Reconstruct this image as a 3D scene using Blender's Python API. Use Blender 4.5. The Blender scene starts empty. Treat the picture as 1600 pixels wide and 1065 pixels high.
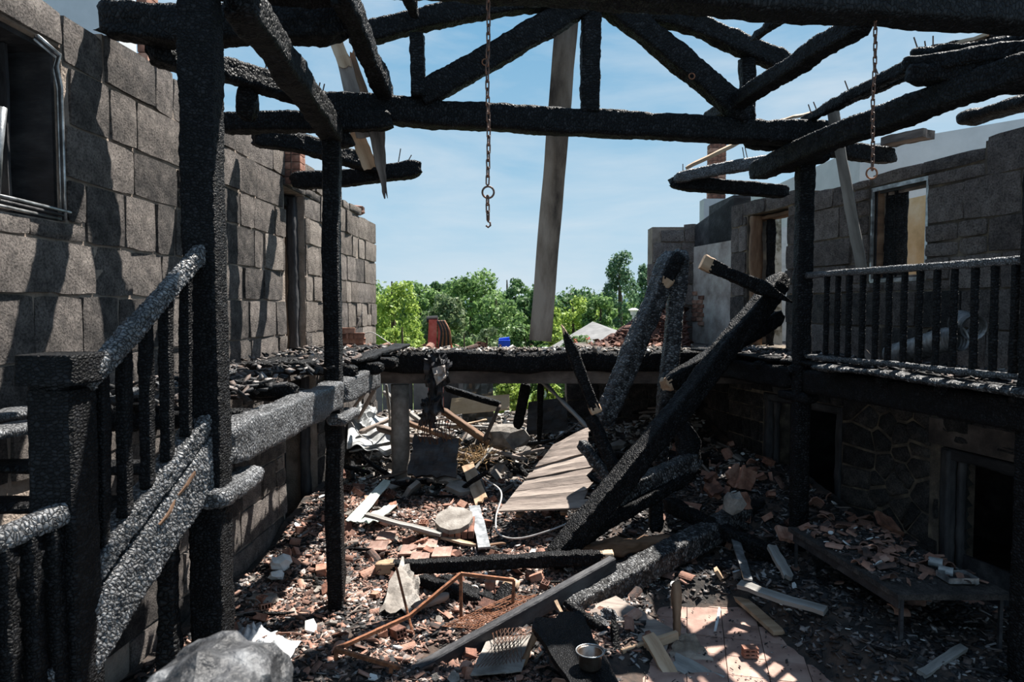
import bpy, bmesh, math, random
import numpy as np
from mathutils import Vector, Matrix, noise
random.seed(7); rng = np.random.default_rng(7)
R = math.radians
sc = bpy.context.scene
C = sc.collection
ORD = 'first second third fourth fifth sixth seventh eighth ninth'.split()
# ------------------------------------------------------------------ camera
F_PX, CX, CY, CAM_Z, PITCH = 1100.0, 800.0, 532.5, 3.3, R(2.73)
cam = bpy.data.cameras.new('camera'); co = bpy.data.objects.new('camera', cam); C.objects.link(co)
cam.sensor_width = 36; cam.lens = F_PX/1600*36; cam.clip_end = 2000
co.location = (0, 0, CAM_Z); co.rotation_euler = (R(90)-PITCH, 0, 0)
sc.camera = co
cam.dof.use_dof = True; cam.dof.focus_distance = 7.0; cam.dof.aperture_fstop = 5.0
# ------------------------------------------------------------------ light
sc.view_settings.view_transform = 'Standard'; sc.view_settings.look = 'None'
sc.view_settings.gamma = 1; sc.view_settings.use_curve_mapping = False
sc.view_settings.exposure = 0.08
SUN_TO = Vector((1.0, 1.0, 2.6)).normalized()
sl = bpy.data.lights.new('sun', 'SUN'); sl.energy = 14.0; sl.angle = R(0.55); sl.color = (1, .95, .88)
so = bpy.data.objects.new('sun', sl); C.objects.link(so)
so.rotation_euler = (-SUN_TO).to_track_quat('-Z', 'Y').to_euler(); so.location = (8, 6, 16)
w = bpy.data.worlds.new('sky'); sc.world = w; w.use_nodes = True
nt = w.node_tree; nt.nodes.clear()
def N(nt, t, **k):
    n = nt.nodes.new(t)
    for a, b in k.items(): setattr(n, a, b)
    return n
tc = N(nt, 'ShaderNodeTexCoord'); sep = N(nt, 'ShaderNodeSeparateXYZ')
nt.links.new(tc.outputs['Generated'], sep.inputs[0])
rp = N(nt, 'ShaderNodeValToRGB'); e = rp.color_ramp.elements
e[0].position = 0.0; e[0].color = (.52, .68, .79, 1); e[1].position = .7; e[1].color = (.12, .31, .60, 1)
m = e.new(.12); m.color = (.38, .60, .77, 1); m = e.new(.36); m.color = (.205, .44, .67, 1)
nt.links.new(sep.outputs['Z'], rp.inputs[0])
mp = N(nt, 'ShaderNodeMapping'); mp.inputs['Scale'].default_value = (1.3, 1.3, 5.5); mp.inputs['Rotation'].default_value = (.1, .14, .3)
nz = N(nt, 'ShaderNodeTexNoise'); nz.inputs['Scale'].default_value = 2.1; nz.inputs['Detail'].default_value = 6; nz.inputs['Roughness'].default_value = .58; nz.inputs['Distortion'].default_value = .35
nt.links.new(tc.outputs['Generated'], mp.inputs[0]); nt.links.new(mp.outputs[0], nz.inputs['Vector'])
cr = N(nt, 'ShaderNodeValToRGB'); cr.color_ramp.elements[0].position = .36; cr.color_ramp.elements[1].position = .66
cr.color_ramp.elements[1].color = (.56, .56, .56, 1)
nt.links.new(nz.outputs[0], cr.inputs[0])
mx = N(nt, 'ShaderNodeMix', data_type='RGBA'); mx.inputs[7].default_value = (.70, .77, .83, 1)
nt.links.new(cr.outputs[0], mx.inputs[0]); nt.links.new(rp.outputs[0], mx.inputs[6])
bg = N(nt, 'ShaderNodeBackground'); bg.inputs[1].default_value = 1.0
nt.links.new(mx.outputs[2], bg.inputs[0])
nt.links.new(bg.outputs[0], N(nt, 'ShaderNodeOutputWorld').inputs[0])

# ------------------------------------------------------------------ space helpers
def P(px, py, d):
    u, v = (px-CX)/F_PX, (CY-py)/F_PX
    cp, sp = math.cos(PITCH), math.sin(PITCH)
    t = d/(cp+v*sp)
    return Vector((u*t, d, CAM_Z+t*(v*cp-sp)))
def PZ(px, py, z):                       # point seen at a pixel and lying at height z
    a = P(px, py, 1.0)-Vector((0, 0, CAM_Z))
    return Vector((0, 0, CAM_Z))+a*((z-CAM_Z)/a.z)
def ss(a, b, x):
    t = min(1, max(0, (x-a)/(b-a))); return t*t*(3-2*t)
def H(x, y):                             # top of the debris layer
    back = .30*ss(8.4, 11, y)+.45*ss(11.6, 14, y)
    side = .30*ss(2.0, 3.6, x)*ss(7.6, 9.6, y)+.16*ss(1.9, 3.4, x+.25*(y-6.5))
    left = .10*ss(-1.0, -2.8, x)
    n = .13*noise.noise((x*.9, y*.9, 3.1))+.07*noise.noise((x*2.3, y*2.3, 7.7))
    tile = ss(1.0, 1.35, x-.25*(y-6.2))*(1-ss(2.7, 3.15, x+.15*(y-6.2)))*(1-ss(7.5, 8.0, y))
    h = .10+back+side+left+n*(1-.5*tile)
    return max(-.05, h*(1-tile)-.05*tile)
# ------------------------------------------------------------------ materials
def mat(name, cols, scale=6, detail=5, rough=.8, bump=.3, bscale=None, coord='Object', stretch=(1,1,1), spec=.3, rnd=.0, island=0., kind='noise', metal=0., hue=0., ramp=(.3,.7), bdist=.02, trans=0.):
    m = bpy.data.materials.new(name); m.use_nodes = True; t = m.node_tree; L = t.links
    b = t.nodes['Principled BSDF']
    b.inputs['Roughness'].default_value = rough; b.inputs['Metallic'].default_value = metal
    b.inputs['Specular IOR Level'].default_value = spec
    tc = N(t, 'ShaderNodeTexCoord'); mp = N(t, 'ShaderNodeMapping'); mp.inputs['Scale'].default_value = stretch
    L.new(tc.outputs[coord], mp.inputs[0])
    n = N(t, 'ShaderNodeTexNoise'); n.inputs['Scale'].default_value = scale; n.inputs['Detail'].default_value = detail; n.inputs['Roughness'].default_value = .62
    L.new(mp.outputs[0], n.inputs['Vector'])
    r = N(t, 'ShaderNodeValToRGB'); els = r.color_ramp.elements
    k = len(cols)
    els[0].position = ramp[0]; els[0].color = (*cols[0], 1); els[1].position = ramp[1]; els[1].color = (*cols[-1], 1)
    for i in range(1, k-1):
        q = els.new(ramp[0]+(ramp[1]-ramp[0])*i/(k-1)); q.color = (*cols[i], 1)
    src = n.outputs[0]
    if rnd or island:
        inf = N(t, 'ShaderNodeObjectInfo') if rnd else N(t, 'ShaderNodeNewGeometry')
        o = inf.outputs['Random'] if rnd else inf.outputs['Random Per Island']
        ma = N(t, 'ShaderNodeMath', operation='MULTIPLY_ADD'); amt = rnd or island
        ma.inputs[1].default_value = amt; ma.inputs[2].default_value = -amt/2; L.new(o, ma.inputs[0])
        ad = N(t, 'ShaderNodeMath', operation='ADD'); L.new(ma.outputs[0], ad.inputs[0]); L.new(src, ad.inputs[1]); src = ad.outputs[0]
    L.new(src, r.inputs[0]); L.new(r.outputs[0], b.inputs['Base Color'])
    if bump:
        n2 = N(t, 'ShaderNodeTexNoise'); n2.inputs['Scale'].default_value = bscale or scale*4; n2.inputs['Detail'].default_value = 4
        L.new(mp.outputs[0], n2.inputs['Vector'])
        bp = N(t, 'ShaderNodeBump'); bp.inputs['Strength'].default_value = bump; bp.inputs['Distance'].default_value = bdist
        L.new(n2.outputs[0], bp.inputs['Height']); L.new(bp.outputs[0], b.inputs['Normal'])
    if trans: b.inputs['Transmission Weight'].default_value = trans
    return m
def charmat(name, cell=.03, dark=(.006,.0062,.007), ash=(.03,.031,.034), rough=.5, ashpos=(.45,.8), spec=.16, depth=.012, fleck=.4):
    """alligatored charcoal: plates split by cracks along and across the grain (local X)"""
    m = bpy.data.materials.new(name); m.use_nodes = True; t = m.node_tree; L = t.links
    b = t.nodes['Principled BSDF']; b.inputs['Specular IOR Level'].default_value = spec
    tc = N(t, 'ShaderNodeTexCoord'); mp = N(t, 'ShaderNodeMapping'); mp.inputs['Scale'].default_value = (1.55, 1, 1)
    L.new(tc.outputs['Object'], mp.inputs[0])
    dn = N(t, 'ShaderNodeTexNoise'); dn.inputs['Scale'].default_value = 14; L.new(mp.outputs[0], dn.inputs['Vector'])
    va = N(t, 'ShaderNodeVectorMath', operation='MULTIPLY_ADD'); va.inputs[1].default_value = (cell*.8,)*3
    L.new(dn.outputs['Color'], va.inputs[0]); L.new(mp.outputs[0], va.inputs[2])
    v = N(t, 'ShaderNodeTexVoronoi', feature='DISTANCE_TO_EDGE'); v.inputs['Scale'].default_value = 1/cell; v.inputs['Randomness'].default_value = .85
    L.new(va.outputs[0], v.inputs['Vector'])
    pl = N(t, 'ShaderNodeValToRGB'); pl.color_ramp.interpolation = 'EASE'; pe = pl.color_ramp.elements
    pe[0].color = (0, 0, 0, 1); pe[1].position = .42; pe[1].color = (1, 1, 1, 1); q = pe.new(.10); q.color = (.55, .55, .55, 1)
    L.new(v.outputs['Distance'], pl.inputs[0])
    n = N(t, 'ShaderNodeTexNoise'); n.inputs['Scale'].default_value = 6; n.inputs['Detail'].default_value = 8; n.inputs['Roughness'].default_value = .72; L.new(tc.outputs['Object'], n.inputs['Vector'])
    r = N(t, 'ShaderNodeValToRGB'); r.color_ramp.elements[0].position = ashpos[0]; r.color_ramp.elements[1].position = ashpos[1]
    r.color_ramp.elements[0].color = (*dark, 1); r.color_ramp.elements[1].color = (*ash, 1)
    L.new(n.outputs[0], r.inputs[0])
    vc = N(t, 'ShaderNodeTexVoronoi'); vc.inputs['Scale'].default_value = 1/cell; vc.inputs['Randomness'].default_value = .85; L.new(va.outputs[0], vc.inputs['Vector'])
    sx = N(t, 'ShaderNodeSeparateColor'); L.new(vc.outputs['Color'], sx.inputs[0])
    mc = N(t, 'ShaderNodeMath', operation='MULTIPLY_ADD'); mc.inputs[1].default_value = fleck; mc.inputs[2].default_value = -fleck/2; L.new(sx.outputs[0], mc.inputs[0])
    ac = N(t, 'ShaderNodeMath', operation='ADD'); L.new(mc.outputs[0], ac.inputs[0]); L.new(n.outputs[0], ac.inputs[1]); L.new(ac.outputs[0], r.inputs[0])
    mr = N(t, 'ShaderNodeMix', data_type='RGBA'); mr.inputs[6].default_value = (*[c*.5 for c in dark], 1)
    L.new(pl.outputs[0], mr.inputs[0]); L.new(r.outputs[0], mr.inputs[7]); L.new(mr.outputs[2], b.inputs['Base Color'])
    rr = N(t, 'ShaderNodeMapRange'); rr.inputs[3].default_value = rough-.1; rr.inputs[4].default_value = rough+.2; L.new(n.outputs[0], rr.inputs[0]); L.new(rr.outputs[0], b.inputs['Roughness'])
    bp = N(t, 'ShaderNodeBump'); bp.inputs['Strength'].default_value = 1.0; bp.inputs['Distance'].default_value = depth
    L.new(pl.outputs[0], bp.inputs['Height'])
    n3 = N(t, 'ShaderNodeTexNoise'); n3.inputs['Scale'].default_value = 90; n3.inputs['Detail'].default_value = 3; L.new(tc.outputs['Object'], n3.inputs['Vector'])
    b2 = N(t, 'ShaderNodeBump'); b2.inputs['Strength'].default_value = .6; b2.inputs['Distance'].default_value = .008
    L.new(n3.outputs[0], b2.inputs['Height']); L.new(bp.outputs[0], b2.inputs['Normal']); L.new(b2.outputs[0], b.inputs['Normal'])
    return m
M = {}
M['char'] = charmat('charcoal', cell=.042, dark=(.005,.0052,.006), ash=(.034,.035,.038), ashpos=(.45,.9), depth=.016)
M['char_fine'] = charmat('charcoal_fine', cell=.026, dark=(.004,.0042,.005), ash=(.020,.021,.024), spec=.13, depth=.008)
M['char_ash'] = charmat('charcoal_ashy', cell=.03, dark=(.025,.026,.028), ash=(.33,.337,.35), ashpos=(.26,.82), rough=.4, spec=.4, depth=.012, fleck=.16)  # ash grey, brightened in colour to carry the sunlit sheen
M['char_pale'] = charmat('charcoal_flecked', cell=.05, dark=(.01,.0105,.012), ash=(.26,.265,.27), ashpos=(.38,.85), rough=.4, spec=.45, depth=.02)  # patchy ash, with highlights of the crowns coloured in
M['ash_grey'] = mat('ash_grey', [(.012,.012,.013), (.05,.051,.054), (.20,.205,.21)], 9, 8, .55, .9, 35, ramp=(.36,.66), spec=.4)
M['soot'] = mat('sooty_board', [(.012,.012,.013), (.03,.03,.033), (.07,.069,.07)], 5, rough=.6, bump=.5, bscale=30, stretch=(.4,1,1))
def stonemat(name, cols, ramp=(.22,.80), rnd=.34, bump=1.0):
    m = mat(name, cols, 7, 9, .92, bump, 26, 'Object', rnd=rnd, bdist=.03, ramp=ramp, spec=.2); t = m.node_tree; L = t.links
    b = t.nodes['Principled BSDF']; tc = [n for n in t.nodes if n.type == 'TEX_COORD'][0]; b0 = [n for n in t.nodes if n.type == 'BUMP'][0]
    n = N(t, 'ShaderNodeTexNoise'); n.inputs['Scale'].default_value = 55; n.inputs['Detail'].default_value = 5; n.inputs['Roughness'].default_value = .7; L.new(tc.outputs['Object'], n.inputs['Vector'])
    b2 = N(t, 'ShaderNodeBump'); b2.inputs['Strength'].default_value = bump; b2.inputs['Distance'].default_value = .05
    L.new(n.outputs[0], b2.inputs['Height']); L.new(b0.outputs[0], b2.inputs['Normal']); L.new(b2.outputs[0], b.inputs['Normal'])
    sp = N(t, 'ShaderNodeValToRGB'); sp.color_ramp.elements[0].position = .36; sp.color_ramp.elements[1].position = .56; sp.color_ramp.elements[0].color = (.42,.42,.43,1)
    L.new(n.outputs[0], sp.inputs[0]); mu = N(t, 'ShaderNodeMix', data_type='RGBA', blend_type='MULTIPLY'); mu.inputs[0].default_value = 1
    src = b.inputs['Base Color'].links[0].from_socket; L.new(src, mu.inputs[6]); L.new(sp.outputs[0], mu.inputs[7]); L.new(mu.outputs[2], b.inputs['Base Color'])
    return m
M['granite'] = stonemat('granite', [(.048,.044,.043), (.125,.112,.104), (.225,.198,.18), (.345,.306,.275)])
M['granite_far'] = stonemat('granite_warm', [(.11,.096,.085), (.255,.22,.192), (.42,.37,.325)])
M['granite_grey'] = stonemat('granite_shade', [(.10,.085,.078), (.24,.20,.18), (.40,.345,.31)])  # same granite, its colour lightened to lift the shaded walls
M['granite_soot'] = stonemat('granite_sooted', [(.028,.027,.027), (.085,.077,.073), (.20,.172,.15)])
M['mortar'] = mat('mortar', [(.13,.105,.085), (.24,.195,.16), (.33,.275,.232)], 4, 8, .95, .8, 40)
M['mortar_soot'] = mat('mortar_sooted', [(.03,.026,.023), (.11,.09,.072), (.28,.225,.155)], 3, 8, .95, .8, 40)
M['wood'] = mat('bare_wood', [(.22,.135,.08), (.39,.27,.175), (.52,.39,.28)], 7, 5, .7, .25, 40, stretch=(.12,1,1))
M['wood_old'] = mat('weathered_wood', [(.06,.047,.04), (.17,.135,.115), (.29,.24,.205)], 7, 8, .8, .6, 40, stretch=(.15,1,1), rnd=.25)
M['wood_red'] = mat('scorched_wood', [(.045,.025,.016), (.15,.085,.05), (.29,.185,.115)], 5, 6, .75, .3, 30, stretch=(.2,1,1))
M['deal'] = mat('sooty_plank', [(.05,.036,.028), (.19,.145,.11), (.31,.25,.2)], 3, 7, .75, .3, 30, stretch=(.3,1,1), ramp=(.36,.62))
M['tile'] = mat('terracotta', [(.04,.032,.03), (.15,.085,.065), (.27,.14,.10), (.38,.24,.185)], 5, 5, .88, .4, 40, rnd=.6, ramp=(.15,.85))
M['tile_i'] = mat('terracotta_rubble', [(.015,.014,.014), (.07,.052,.045), (.15,.092,.073), (.25,.13,.093), (.29,.185,.145), (.36,.31,.28)], 3, 4, .88, .4, 30, island=.95, ramp=(.05,.98))
M['ash_i'] = mat('charred_rubble', [(.008,.008,.009), (.02,.02,.022), (.04,.038,.038), (.10,.072,.06), (.3,.29,.285)], 3, 4, .7, .5, 40, island=.85, ramp=(.08,.95))
M['grey_i'] = mat('grey_rubble', [(.012,.012,.013), (.05,.045,.04), (.16,.13,.105), (.26,.235,.21), (.5,.49,.47)], 3, 4, .85, .4, 40, island=.85, ramp=(.08,.95))
M['ground'] = mat('ash_ground', [(.008,.008,.009), (.025,.022,.02), (.07,.047,.036), (.14,.10,.08)], 3.5, 9, .92, .9, 26, ramp=(.28,.8))
M['brick'] = mat('hollow_brick', [(.10,.05,.038), (.25,.115,.077), (.38,.22,.16)], 7, 5, .85, .4, 40, rnd=.4)
M['brick_dark'] = mat('sooted_brick', [(.02,.014,.012), (.075,.034,.026), (.15,.075,.055)], 7, 5, .9, .5, 30)
M['ftile'] = mat('floor_tile', [(.15,.09,.07), (.28,.175,.14), (.38,.26,.21)], 3, 7, .6, .15, 30, rnd=.14)
M['grout'] = mat('floor_grout', [(.04,.032,.028), (.09,.075,.065)], 8, 5, .95, .3)
M['concrete'] = mat('concrete', [(.09,.078,.068), (.2,.18,.16), (.32,.3,.275)], 4, 8, .9, .5, 40)
M['conc_soot'] = mat('sooted_concrete', [(.02,.018,.017), (.075,.06,.052), (.17,.14,.12)], 2.5, 8, .9, .5, 30, stretch=(.6,1,1))
M['white'] = mat('white_debris', [(.45,.45,.44), (.66,.67,.66), (.8,.8,.79)], 4, 5, .6, .2, 30)
M['plaster'] = mat('old_plaster', [(.16,.13,.11), (.36,.32,.29), (.52,.49,.45)], 2.6, 9, .9, .3, 30, ramp=(.3,.68))
M['peel'] = mat('peeling_paint', [(.10,.085,.06), (.25,.22,.16), (.47,.44,.37), (.56,.53,.46)], 3.5, 9, .8, .3, 20, ramp=(.4,.6))
M['ochre'] = mat('ochre_plaster', [(.4,.25,.11), (.68,.47,.25), (.8,.66,.46)], 1.6, 8, .9, .3, 12)
M['house'] = mat('house_plaster', [(.40,.42,.43), (.5,.52,.53)], 2, 6, .9, .1)
M['slab'] = mat('marble_strip', [(.07,.075,.08), (.2,.21,.22), (.5,.5,.5)], 8, 6, .4, .1)
M['glassgreen'] = mat('green_board', [(.28,.34,.30), (.42,.48,.43), (.55,.6,.55)], 4, 5, .5, .1)
M['rust'] = mat('rusty_steel', [(.06,.028,.018), (.19,.075,.035), (.30,.125,.06)], 20, 5, .7, .3, 90)
M['rust_dark'] = mat('rusty_chain', [(.03,.02,.017), (.085,.045,.03), (.19,.08,.045)], 8, 5, .55, .2, 90, metal=.3, spec=.5)
M['tin'] = mat('bent_tin', [(.12,.12,.12), (.33,.34,.34), (.5,.51,.51)], 4, 6, .5, .3, 18, metal=.2)
M['alu'] = mat('sooty_aluminium', [(.10,.10,.10), (.32,.33,.335), (.62,.63,.64)], 9, 5, .3, .1, metal=.7, spec=.5)
M['steel'] = mat('pot_steel', [(.11,.08,.06), (.28,.22,.18), (.42,.36,.31)], 7, 5, .3, .1, metal=.9)
M['grey_plank'] = mat('grey_plank', [(.09,.088,.082), (.22,.21,.195), (.34,.33,.31)], 6, 6, .75, .3, 40, stretch=(.15,1,1))
M['cloth'] = mat('dirty_cloth', [(.22,.24,.27), (.45,.46,.47), (.58,.58,.57)], 5, 5, .9, .4, 30)
M['cable'] = mat('grey_cable', [(.3,.29,.28), (.5,.49,.47)], 9, 3, .6, 0)
M['black'] = mat('black_rubber', [(.008,.008,.009), (.02,.02,.02)], 9, 3, .6, 0)
M['straw'] = mat('straw', [(.17,.10,.045), (.38,.26,.13)], 8, 3, .8, 0, island=.6)
M['red_paint'] = mat('red_machine_paint', [(.33,.04,.03), (.5,.085,.06), (.55,.16,.12)], 4, 5, .5, .1)
M['blue'] = mat('blue_plastic', [(.01,.05,.4), (.02,.09,.6)], 4, 3, .4, 0)
M['green_bottle'] = mat('green_plastic', [(.02,.2,.05), (.05,.38,.1)], 4, 3, .3, 0)
M['roofgrey'] = mat('grey_roof', [(.09,.09,.09), (.17,.17,.168)], 3, 5, .8, .2, 20)
M['bark'] = mat('bark', [(.03,.022,.016), (.09,.065,.045)], 5, 5, .9, .5)
M['lawn'] = mat('meadow', [(.03,.06,.015), (.08,.13,.035), (.14,.17,.06)], .5, 7, .95, .3, 4)
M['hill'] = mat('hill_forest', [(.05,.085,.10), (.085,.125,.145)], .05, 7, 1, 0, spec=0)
M['yboard'] = mat('yellowed_board', [(.36,.27,.16), (.55,.44,.3)], 2, 5, .8, .1)
M['glass'] = mat('smoked_glass', [(.02,.025,.025), (.06,.07,.07)], 2, 4, .12, 0, spec=.6)
def leafmat(name, a, b, c):
    m = mat(name, [a, b, c], .6, 3, .55, 0, island=.8, ramp=(.15,.85), spec=.25)
    t = m.node_tree; bs = t.nodes['Principled BSDF']; tr = N(t, 'ShaderNodeBsdfTranslucent'); mi = N(t, 'ShaderNodeMixShader'); mi.inputs[0].default_value = .4
    src = bs.inputs['Base Color'].links[0].from_socket; t.links.new(src, tr.inputs[0])
    t.links.new(bs.outputs[0], mi.inputs[1]); t.links.new(tr.outputs[0], mi.inputs[2]); t.links.new(mi.outputs[0], [n for n in t.nodes if n.type == 'OUTPUT_MATERIAL'][0].inputs[0])
    return m
M['leaf_bright'] = leafmat('leaf_bright', (.15,.23,.045), (.27,.38,.075), (.40,.50,.12))
M['leaf_mid'] = leafmat('leaf_mid', (.06,.12,.04), (.125,.22,.07), (.21,.32,.105))
M['leaf_dark'] = leafmat('leaf_dark', (.03,.08,.03), (.07,.14,.05), (.12,.2,.08))
M['leaf_grey'] = leafmat('leaf_grey', (.06,.10,.045), (.12,.17,.08), (.2,.25,.13))
M['leaf_pine'] = leafmat('leaf_pine', (.045,.10,.06), (.10,.18,.10), (.17,.26,.14))
M['flower'] = leafmat('flower', (.35,.02,.03), (.5,.05,.06), (.1,.2,.04))

# ------------------------------------------------------------------ object helpers
def tag(o, label=None, cat=None, group=None, kind=None):
    for k, v in (('label', label), ('category', cat), ('group', group), ('kind', kind)):
        if v: o[k] = v
    return o
def link(name, me, m, parent=None, mats=()):
    o = bpy.data.objects.new(name, me); C.objects.link(o)
    if m is not None and not me.materials:
        me.materials.append(m)
        for q in mats: me.materials.append(q)
    if parent:
        o.parent = parent; o.matrix_parent_inverse = Matrix.Translation(parent.location).inverted() if parent.type == 'EMPTY' or True else Matrix()
    return o
def thing(name, label, cat, loc=(0,0,0), group=None, kind=None):
    o = bpy.data.objects.new(name, None); C.objects.link(o); o.location = loc; o.empty_display_size = .1
    return tag(o, label, cat, group, kind)
def mesh(name, V, Fc, m, parent=None, smooth=False, center=True, mats=(), fmat=None):
    V = np.asarray(V, dtype=float)
    c = (V.min(0)+V.max(0))/2 if center else np.zeros(3)
    if center and not parent: c[2] = V[:, 2].min()
    me = bpy.data.meshes.new(name); me.from_pydata((V-c).tolist(), [], [list(f) for f in Fc])
    if smooth: me.polygons.foreach_set('use_smooth', [True]*len(me.polygons))
    me.materials.append(m)
    for q in mats: me.materials.append(q)
    if fmat is not None: me.polygons.foreach_set('material_index', fmat)
    me.update()
    o = bpy.data.objects.new(name, me); C.objects.link(o); o.location = c
    if parent:
        o.parent = parent; o.matrix_parent_inverse = Matrix.Translation(parent.location).inverted()
        if parent.type != 'EMPTY':
            o.matrix_parent_inverse = parent.matrix_basis.inverted()
    return o
BOXF = [(0,3,2,1),(4,5,6,7),(0,1,5,4),(1,2,6,5),(2,3,7,6),(3,0,4,7)]
class MB:
    def __init__(s): s.V = []; s.F = []
    def add(s, V, Fc):
        k = len(s.V); s.V += [tuple(v) for v in V]; s.F += [tuple(i+k for i in f) for f in Fc]; return s
    def corners(s, c): return s.add(c, BOXF)
    def box(s, a, b):
        (x0,y0,z0),(x1,y1,z1) = a, b
        return s.corners([(x0,y0,z0),(x1,y0,z0),(x1,y1,z0),(x0,y1,z0),(x0,y0,z1),(x1,y0,z1),(x1,y1,z1),(x0,y1,z1)])
    def obox(s, p0, p1, w, h, up=(0,0,1)):
        p0, p1 = Vector(p0), Vector(p1); X = (p1-p0).normalized(); U = Vector(up)
        if abs(X.dot(U)) > .95: U = Vector((0,1,0))
        Y = U.cross(X).normalized(); Z = X.cross(Y)
        c = []
        for dz in (-h/2, h/2):
            for p, dy in ((p0,-w/2),(p1,-w/2),(p1,w/2),(p0,w/2)): c.append(p+Y*dy+Z*dz)
        return s.corners(c)
    def tube(s, pts, r, n=8, closed=False):
        pts = [Vector(p) for p in pts]; k = len(pts); V = []; prev = None
        for i, p in enumerate(pts):
            a = pts[i-1] if (i > 0 or closed) else p; b = pts[(i+1) % k] if (i < k-1 or closed) else p
            T = (b-a).normalized(); ref = prev if prev is not None else (Vector((0,0,1)) if abs(T.z) < .9 else Vector((1,0,0)))
            A = (ref-T*ref.dot(T)).normalized(); prev = A; B = T.cross(A)
            rr = r[i] if isinstance(r, (list, tuple)) else r
            V += [p+(A*math.cos(2*math.pi*j/n)+B*math.sin(2*math.pi*j/n))*rr for j in range(n)]
        Fc = []
        for i in range(k if closed else k-1):
            for j in range(n): Fc.append((i*n+j, i*n+(j+1) % n, ((i+1) % k)*n+(j+1) % n, ((i+1) % k)*n+j))
        if not closed: Fc.append(tuple(range(n))[::-1]); Fc.append(tuple((k-1)*n+j for j in range(n)))
        return s.add(V, Fc)
    def build(s, name, m, parent=None, smooth=False): return mesh(name, s.V, s.F, m, parent, smooth)
def rrect(w, h, n, p=5.0):
    """n points evenly around a rounded rectangle"""
    pts = []
    for j in range(720):
        a = 2*math.pi*j/720; c, s_ = math.cos(a), math.sin(a)
        k = (abs(c)**p+abs(s_)**p)**(-1/p); pts.append((c*k*w/2, s_*k*h/2))
    L = [0]
    for j in range(720): L.append(L[-1]+math.dist(pts[j], pts[(j+1) % 720]))
    out = []; q = 0
    for i in range(n):
        t = L[-1]*i/n
        while L[q+1] < t: q += 1
        out.append(pts[q % 720])
    return out
def beam(name, p0, p1, w, h, m='char', label=None, cat='beam', res=.03, rough=.014, cell=.055, crack=.011, bow=0., roll=0., ends=('broken','broken'),
         taper=(1,1), bare=(0,0), parent=None, p=9., group=None, up=None, bare_mat='wood', kind=None):
    p0, p1 = Vector(p0), Vector(p1); Ln = (p1-p0).length; X = (p1-p0)/Ln
    U = Vector(up) if up else (Vector((0,0,1)) if abs(X.z) < .9 else Vector((0,1,0)))
    Y = U.cross(X).normalized(); Z = X.cross(Y)
    n = max(10, int(2*(w+h)/res)); n = min(max(n, 28 if p >= 12 else 10), 72); k = max(4, int(Ln/res*.9)); k = min(k, 300)
    sec = rrect(w, h, n, p); sd = random.uniform(0, 100); cr, srr = math.cos(roll), math.sin(roll)
    V = []; xs = []
    for i in range(k+1):
        t = i/k; x = t*Ln; tp = taper[0]+(taper[1]-taper[0])*t
        e0 = 1.; 
        for side, tt in ((0, x), (1, Ln-x)):
            if ends[side] == 'broken': e0 *= min(1, .62+.38*math.sqrt(min(1, tt/(.55*min(w, h)))))
            elif ends[side] == 'point': e0 *= min(1, .12+.88*min(1, tt/(2.2*min(w, h))))
        oy = bow*math.sin(math.pi*t)
        for j, (a, b) in enumerate(sec):
            a2, b2 = a*cr-b*srr, a*srr+b*cr
            q = Vector((x+sd, a2, b2))
            dsp = rough*noise.noise(q*2.2)*1.6+rough*.8*noise.noise(q*9)
            if crack:
                vd = noise.voronoi(Vector((q.x*1.5, q.y, q.z))/cell)[0]
                dsp += crack*(min(1, (vd[1]-vd[0])*2.2)-.6)
            rr = math.hypot(a2, b2) or 1
            f = tp*e0*(1+dsp/rr)
            xx = x
            if i in (0, k) and ends[0 if i == 0 else 1] != 'cut': xx += .35*min(w, h)*noise.noise(Vector((sd, a2*9, b2*9)))
            V.append((xx-Ln/2, a2*f+rough*1.2*noise.noise((x*1.1, sd, 0)), b2*f+oy+rough*1.2*noise.noise((x*1.1, 0, sd))))
    Fc = []; fm = []
    for i in range(k):
        xm = (i+.5)/k*Ln
        for j in range(n):
            Fc.append((i*n+j, i*n+(j+1) % n, (i+1)*n+(j+1) % n, (i+1)*n+j))
            ed = .06*noise.noise((j*.7, sd, 2))
            fm.append(1 if (xm < bare[0]+(ed if bare[0] else 0) or xm > Ln-bare[1]+(ed if bare[1] else 0)) else 0)
    Fc.append(tuple(range(n))[::-1]); fm.append(1 if bare[0] else 0)
    Fc.append(tuple(k*n+j for j in range(n))); fm.append(1 if bare[1] else 0)
    me = bpy.data.meshes.new(name); me.from_pydata(V, [], Fc)
    me.polygons.foreach_set('use_smooth', [p < 12]*(len(Fc)-2)+[False]*2)
    me.materials.append(M[m]); me.materials.append(M[bare_mat]); me.polygons.foreach_set('material_index', fm); me.update()
    o = bpy.data.objects.new(name, me); C.objects.link(o)
    mw = Matrix((X, Y, Z)).transposed().to_4x4(); mw.translation = (p0+p1)/2
    o.matrix_world = mw
    if parent:
        o.parent = parent; pm = parent.matrix_basis if parent.type != 'EMPTY' else Matrix.Translation(parent.location)
        o.matrix_parent_inverse = pm.inverted()
        if label: o['label'] = label
    else: tag(o, label, cat, group, kind)
    return o
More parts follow.
